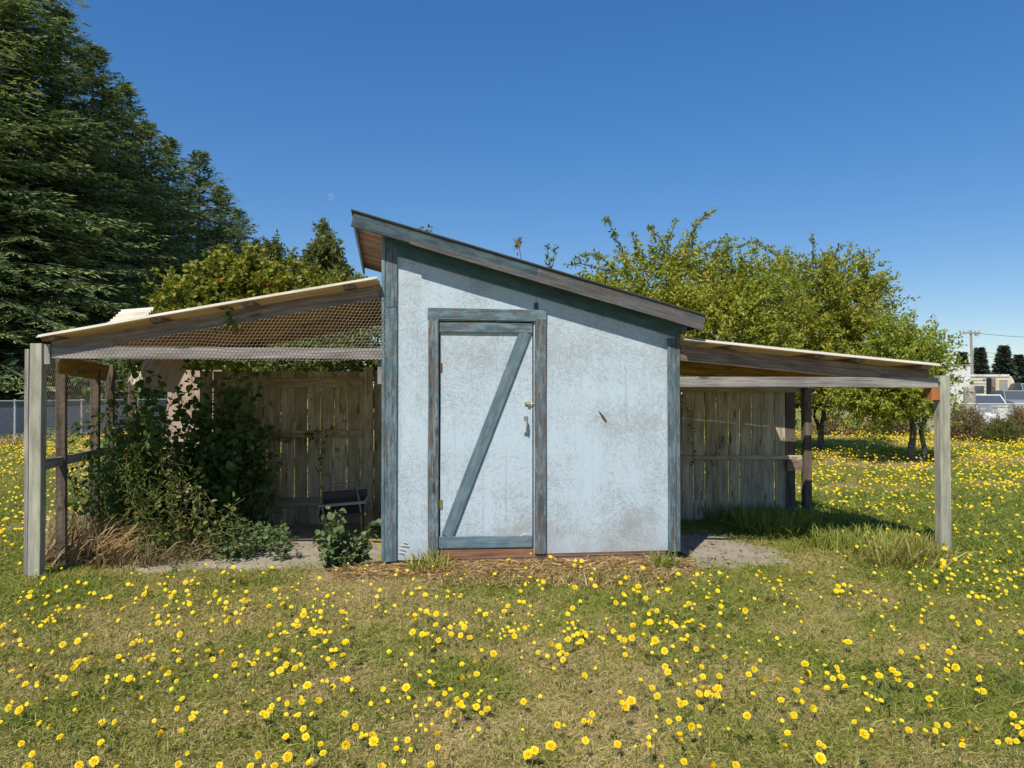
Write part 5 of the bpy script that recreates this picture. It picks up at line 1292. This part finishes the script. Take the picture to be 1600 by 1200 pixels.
LOWH = head_mesh(9, [(.0, 1.0, .12, 8), (.0, .6, .25, 5)], 'low_head')
smb = MB(); smb.tube([(0, 0, 0), (.02, .01, .5), (0, 0, 1)], .0016, 3); STEM = smb.mesh('stem'); STEM.materials.append(M['stem'])
A_ = """65,278 20,310 255,312 290,280 175,240 325,245 362,185 375,218 287,172 270,122 298,127 145,98 190,100 130,132 168,126 118,162 365,95 415,68 432,200 490,190 422,260 500,250 340,283 95,345 125,400 130,430 20,430 10,375 165,462 243,465 328,475 392,428 485,408 535,367 582,380 640,140 665,137 690,130 590,107 560,105 740,278 773,205 802,52 850,140 902,113 918,72 1035,85 1030,48 1090,100 1070,128 1105,158 1038,187 1118,205 1205,228 950,228 990,250 990,295 1012,330 1053,290 1112,310 1125,365 1170,92 1180,122 1240,48 1200,30 1160,42 1290,130 1343,122 1350,95 1325,275 1400,248 1415,203 1415,165 1375,302 1415,285 1440,270 1522,152 1550,160 1520,205 1475,230 1505,237 1490,287 1540,98 490,38 475,40 538,45 945,410 878,405 827,422 805,487 742,505 770,528 875,525 920,507 955,520 1090,463 1110,470 1118,528 1298,465 1330,520 1392,482 1500,440 1508,498 1467,552 1468,600 1590,520 1585,548 1555,540 1228,550 1350,625 1300,657 1020,585 1035,618 1055,605 1103,657 1072,707 935,608 810,645 672,632 610,540 565,510 532,522 488,538 455,578 398,640 468,737 645,763 470,835 290,765 225,577 118,628 157,675 235,672 72,592 170,800 122,838 52,825 252,920 312,942 375,1005 132,1047 200,1115 638,915 715,912 628,1040 590,1158 495,1185 965,905 1010,990 1133,968 1107,827 1138,767 1230,855 1200,885 1175,1108 1115,1175 1372,1182 1565,1190 725,1195 170,1195"""
B_ = """80,188 145,140 167,172 145,305 178,350 92,372 110,322 235,305 258,280 260,312 300,212 298,240 325,258 360,190 362,275 405,222 405,260 418,155 422,178 448,125 485,107 480,187 368,145 345,333 375,318 400,345 430,355 465,350 360,355 435,407 368,445 538,222 568,270 565,318 567,152 578,110 605,132 560,415 757,128 750,195 868,185 720,52 668,32 775,88 543,493 500,460 472,463 412,503 452,518 478,557 235,467 270,490 132,460 122,518 72,490 15,475 12,520 150,590 190,555 243,575 282,553 102,615 48,733 245,687 322,682 415,655 480,692 570,650 600,710 285,757 287,785 195,797 190,865 145,770 98,812 85,842 40,858 65,870 245,875 265,868 390,778 348,863 555,860 622,940 720,797 797,708 937,697 937,555 833,473 973,488 1025,620 1085,597 1115,678 1090,660 1285,553 1377,537 1380,613 1328,630 1290,640 1500,648 1485,487 1335,385 1105,437 1140,402 980,352 1040,365 1068,362 1105,372 1123,305 1175,328 1215,318 1240,300 1285,297 1302,322 1315,290 1280,370 1220,363 1475,338 1450,375 1525,360 1555,375 1575,320 1590,345 1435,240 1398,215 1475,225 1540,165 1552,220 1530,260 1575,188 1200,95 1200,130 1240,115 1275,130 950,240 995,243 1028,210 1065,225 1085,240 1130,238 1185,243 990,270 1450,52 918,107 975,110 1000,77 1025,75 297,955 310,1005 187,1003 403,1050 418,1107 565,1057 660,982 690,993 730,997 735,1035 660,1005 340,1167 198,1130 50,1187 117,1185 15,1118 877,1078 968,1085 948,1025 1062,960 1030,932 1138,993 1135,1070 925,1160 1090,1178 787,1192 1255,767 1275,800 1295,815 1300,850 1220,832 1200,862 1182,735 1215,708 1312,743 1376,818 1410,858 1445,832 1088,770 1140,800"""
C_ = """490,128 515,157 430,143 495,220 117,207 85,255 55,293 190,280 170,255 197,235 357,255 392,270 105,437 75,362 115,388 10,545 50,570 80,523 15,575 140,615 165,678 222,700 248,625 290,643 295,690 312,675 340,690 320,722 350,595 385,572 410,560 437,553 465,572 410,620 432,610 353,530 380,493 350,437 380,400 260,418 428,357 455,822 523,777 805,848 875,897 907,950 676,925 688,992 710,1015 745,978 178,952 500,1063 487,1112 450,1108 67,1160 283,1130 73,985 893,1167 980,1108 1042,1092 1122,1142 1170,1140 1050,1188 1175,1190 1470,1073 1055,1000 1083,992 1040,970 1175,1022 1200,910 1225,930 1250,945 1265,905 1290,900 1285,945 1215,940 1170,935 1045,877 1143,850 1192,830 1187,768 1295,825 1088,873 1007,640 953,670 975,800 958,765 895,603 878,625 670,587 705,600 707,692 703,645 633,545 600,508 590,467 545,580 580,620 565,587 750,588 770,573 757,507 765,432 697,312 650,368 700,375 625,338 790,300 760,285 800,315 835,340 790,265 938,238 912,212 915,298 970,285 993,305 985,280 872,415 858,437 905,418 970,450 862,488 832,497 923,495 965,480 930,540 970,547 1000,493 1025,513 1075,518 1085,490 1125,480 1105,485 1098,572 1060,595 1085,598 1185,530 1200,515 1298,507 1083,388 1105,372 1150,265 1153,280 1130,310 1200,283 1240,252 1240,270 1232,308 1222,335 1287,292 1310,355 1305,390 1240,193 1297,180 1040,187 1135,197 1160,190 1517,340 1425,405 1458,415 1545,605 1353,577 1255,640 1152,657 1330,705 1467,680 1460,727 1552,727 1515,783 1480,815 1577,843 1555,185 1580,215 1530,195"""
D_ = """1140,115 1170,177 1190,185 1370,135 1385,143 1292,142 1565,128 1128,303 1025,263 965,287 978,205 1050,222 685,270 650,238 830,240 795,228 862,262 657,335 780,355 735,375 470,382 443,470 358,433 505,213 460,230 355,240 370,180 415,260 330,120 45,65 807,78 665,112 703,188 805,440 830,498 762,550 535,530 418,603 497,687 745,650 350,720 318,775 138,815 1005,610 1050,680 1220,655 1245,785 1320,725 1265,352 1330,380 1380,365 1430,340 1455,420 1530,357 1170,405 1210,438 1308,457 1405,293 1465,285 1467,232 1580,255 1535,262 1535,515 1405,533 985,350 965,383 972,412 1043,358 755,857 800,835 710,948 575,898 835,987 955,963 978,900 1020,860 1030,1030 958,1050 960,1130 815,1100 1230,1030 1225,1125 1580,993 1395,1000 1575,733 40,1028 78,1112 10,1120 265,1117 320,1160 393,1097 505,1050 540,1080 548,1130 655,1178 115,100 80,195 50,352 85,390"""
E_ = """215,138 272,185 130,208 375,257 1030,125 997,178 830,213 1165,92 140,357 487,385 738,412 662,458 702,498 772,493 510,460 465,528 270,523 175,503 95,430 48,468 425,595 465,680 553,735 300,668 312,830 405,790 352,925 320,1052 600,1008 635,1030 612,1122 602,1155 38,790 950,935 1045,665 1085,672 1010,640 980,742 875,840 1245,828 1310,553 1300,905 945,497 1002,537 1070,478 660,578 805,562"""
F_ = """100,515 140,490 243,460 460,428 660,453 772,465 857,455 857,408 1050,395 1048,433 1175,398 1115,527 1075,560 1250,582 1400,582 935,592 893,368"""
G_ = """125,60 397,118 220,328 120,420 115,535 285,552 243,830 400,825 60,910 210,915 710,780 835,895 605,1035 635,1140 895,108 870,290 950,300 1430,670 1420,815 1500,855 1570,800 1590,960 1190,1090 1370,1080 1480,1080"""
FL = []
for txt, ox, oy, k in ((A_, 0, 900, 4), (B_, 400, 900, 4), (C_, 800, 850, 4), (D_, 1300, 850, 5.333), (E_, 1160, 960, 5), (F_, 800, 1050, 4), (G_, 1440, 1050, 10)):
    for p in txt.split():
        a, b = p.split(','); q = (ox + float(a) / k, oy + float(b) / k)
        if all(abs(q[0] - c[0]) + abs(q[1] - c[1]) > 4.5 for c in FL): FL.append(q)
rng = np.random.default_rng(13); spots = []
for (px, py) in FL:
    h = float(np.clip(rng.normal(.09, .035), .03, .18)); g = ground_at(px, py, h); spots.append((g.x, g.y, g.z, h, float(np.clip(rng.normal(.0152, .004), .008, .024)) * (1 if rng.random() > .2 else .65)))
spots.sort(key=lambda s: s[1] / s[4])
def sun_tilt(rng):
    n = np.array(sun_vec) * .75 + np.array((.08, -.42, .38)) + rng.normal(0, .28, 3); return Vector(n).normalized().to_track_quat('Z', 'Y')
for k, (x, y, z, h, r) in enumerate(spots[:300]):
    t = thing('yellow_flower', 'yellow dandelion like flower on a thin stem in the lawn', 'flower', Matrix.Translation((x, y, z)), 'yellow flowers in the lawn')
    o = link('flower_head', HEADS[int(rng.choice(5, p=(.26, .26, .2, .12, .16)))], None, t); o.matrix_local = Matrix.Translation((0, 0, h)) @ sun_tilt(rng).to_matrix().to_4x4() @ Matrix.Rotation(R.uniform(0, 6), 4, 'Z') @ Matrix.Diagonal((r, r, r, 1))
    o = link('stem', STEM, None, t); o.matrix_local = Matrix.Rotation(R.uniform(0, 6), 4, 'Z') @ Matrix.Diagonal((h, h, h * .99, 1)) if h > 0 else Matrix()
    o.scale = (1, 1, h * .99)
# the many others
extra = [s for s in spots[300:]]
def scatter(n, y0, y1, xf, clus, dens):
    while n > 0:
        Yc_ = math.sqrt(rng.uniform(y0 ** 2, y1 ** 2)); Xc_ = rng.uniform(-.72, .72) * Yc_ + rng.normal(0, .3); m = int(rng.integers(1, clus + 1))
        for _ in range(m):
            x = Xc_ + rng.normal(0, .13); y = Yc_ + rng.normal(0, .13)
            if not xf(x, y): continue
            hd, lx_, ly_ = in_shed(np.array([x]), np.array([y]))
            if hd[0] or (-2.4 < lx_[0] < 0 and -.2 < ly_[0] < 2.4): continue
            extra.append((x, y, GZ(x, y), float(np.clip(rng.normal(.12, .05), .03, .28)), rng.uniform(.011, .021))); n -= 1
scatter(340, 3.0, 6.0, lambda x, y: True, 4, 1)
for k_ in range(len(extra) - 340, len(extra)): extra[k_] = extra[k_][:3] + (extra[k_][3] * .6, extra[k_][4] * .55)
scatter(420, 5.4, 9.5, lambda x, y: x > 3.2 or (x < -3.9), 4, 1)
scatter(60, 4.6, 6.2, lambda x, y: y < 6.1, 3, 1)
scatter(3000, 9.5, 18, lambda x, y: x > 3.5 or x < -3.8, 5, 1)
scatter(9000, 16.5, 27.5, lambda x, y: x > 4 or x < -4, 6, 1)
lv = np.empty(len(LOWH.vertices) * 3, np.float32); LOWH.vertices.foreach_get('co', lv); lv = lv.reshape(-1, 3)
lr = np.empty(len(lv), np.float32); LOWH.attributes['rnd'].data.foreach_get('value', lr)
polys = [list(p.vertices) for p in LOWH.polygons]; q4 = np.array([p for p in polys if len(p) == 4]); q3 = np.array([p for p in polys if len(p) == 3])
mb = MB()
for (x, y, z, h, r) in extra:
    Rm = np.array(sun_tilt(rng).to_matrix()); s = r * (1 + .012 * max(0, y - 8))
    mb.add(lv * s @ Rm.T + np.array((x, y, z + h)), q3, q4, lr)
fo = mb.build('flower_carpet', M['petal']); tag(fo, 'countless small yellow flowers across the rest of the lawn', 'flowers', kind='stuff')
# nodding stems for the flowers of the middle distance
mb = MB()
for (x, y, z, h, r) in extra:
    if y < 11: mb.tube([(x, y, z), (x + rng.normal(0, .01), y, z + h)], .002, 3, rnd=rng.random(), cap=False)
so_ = mb.build('flower_stems', M['stem']); tag(so_, 'thin stems of the smaller yellow flowers in the lawn', 'stems', kind='stuff')
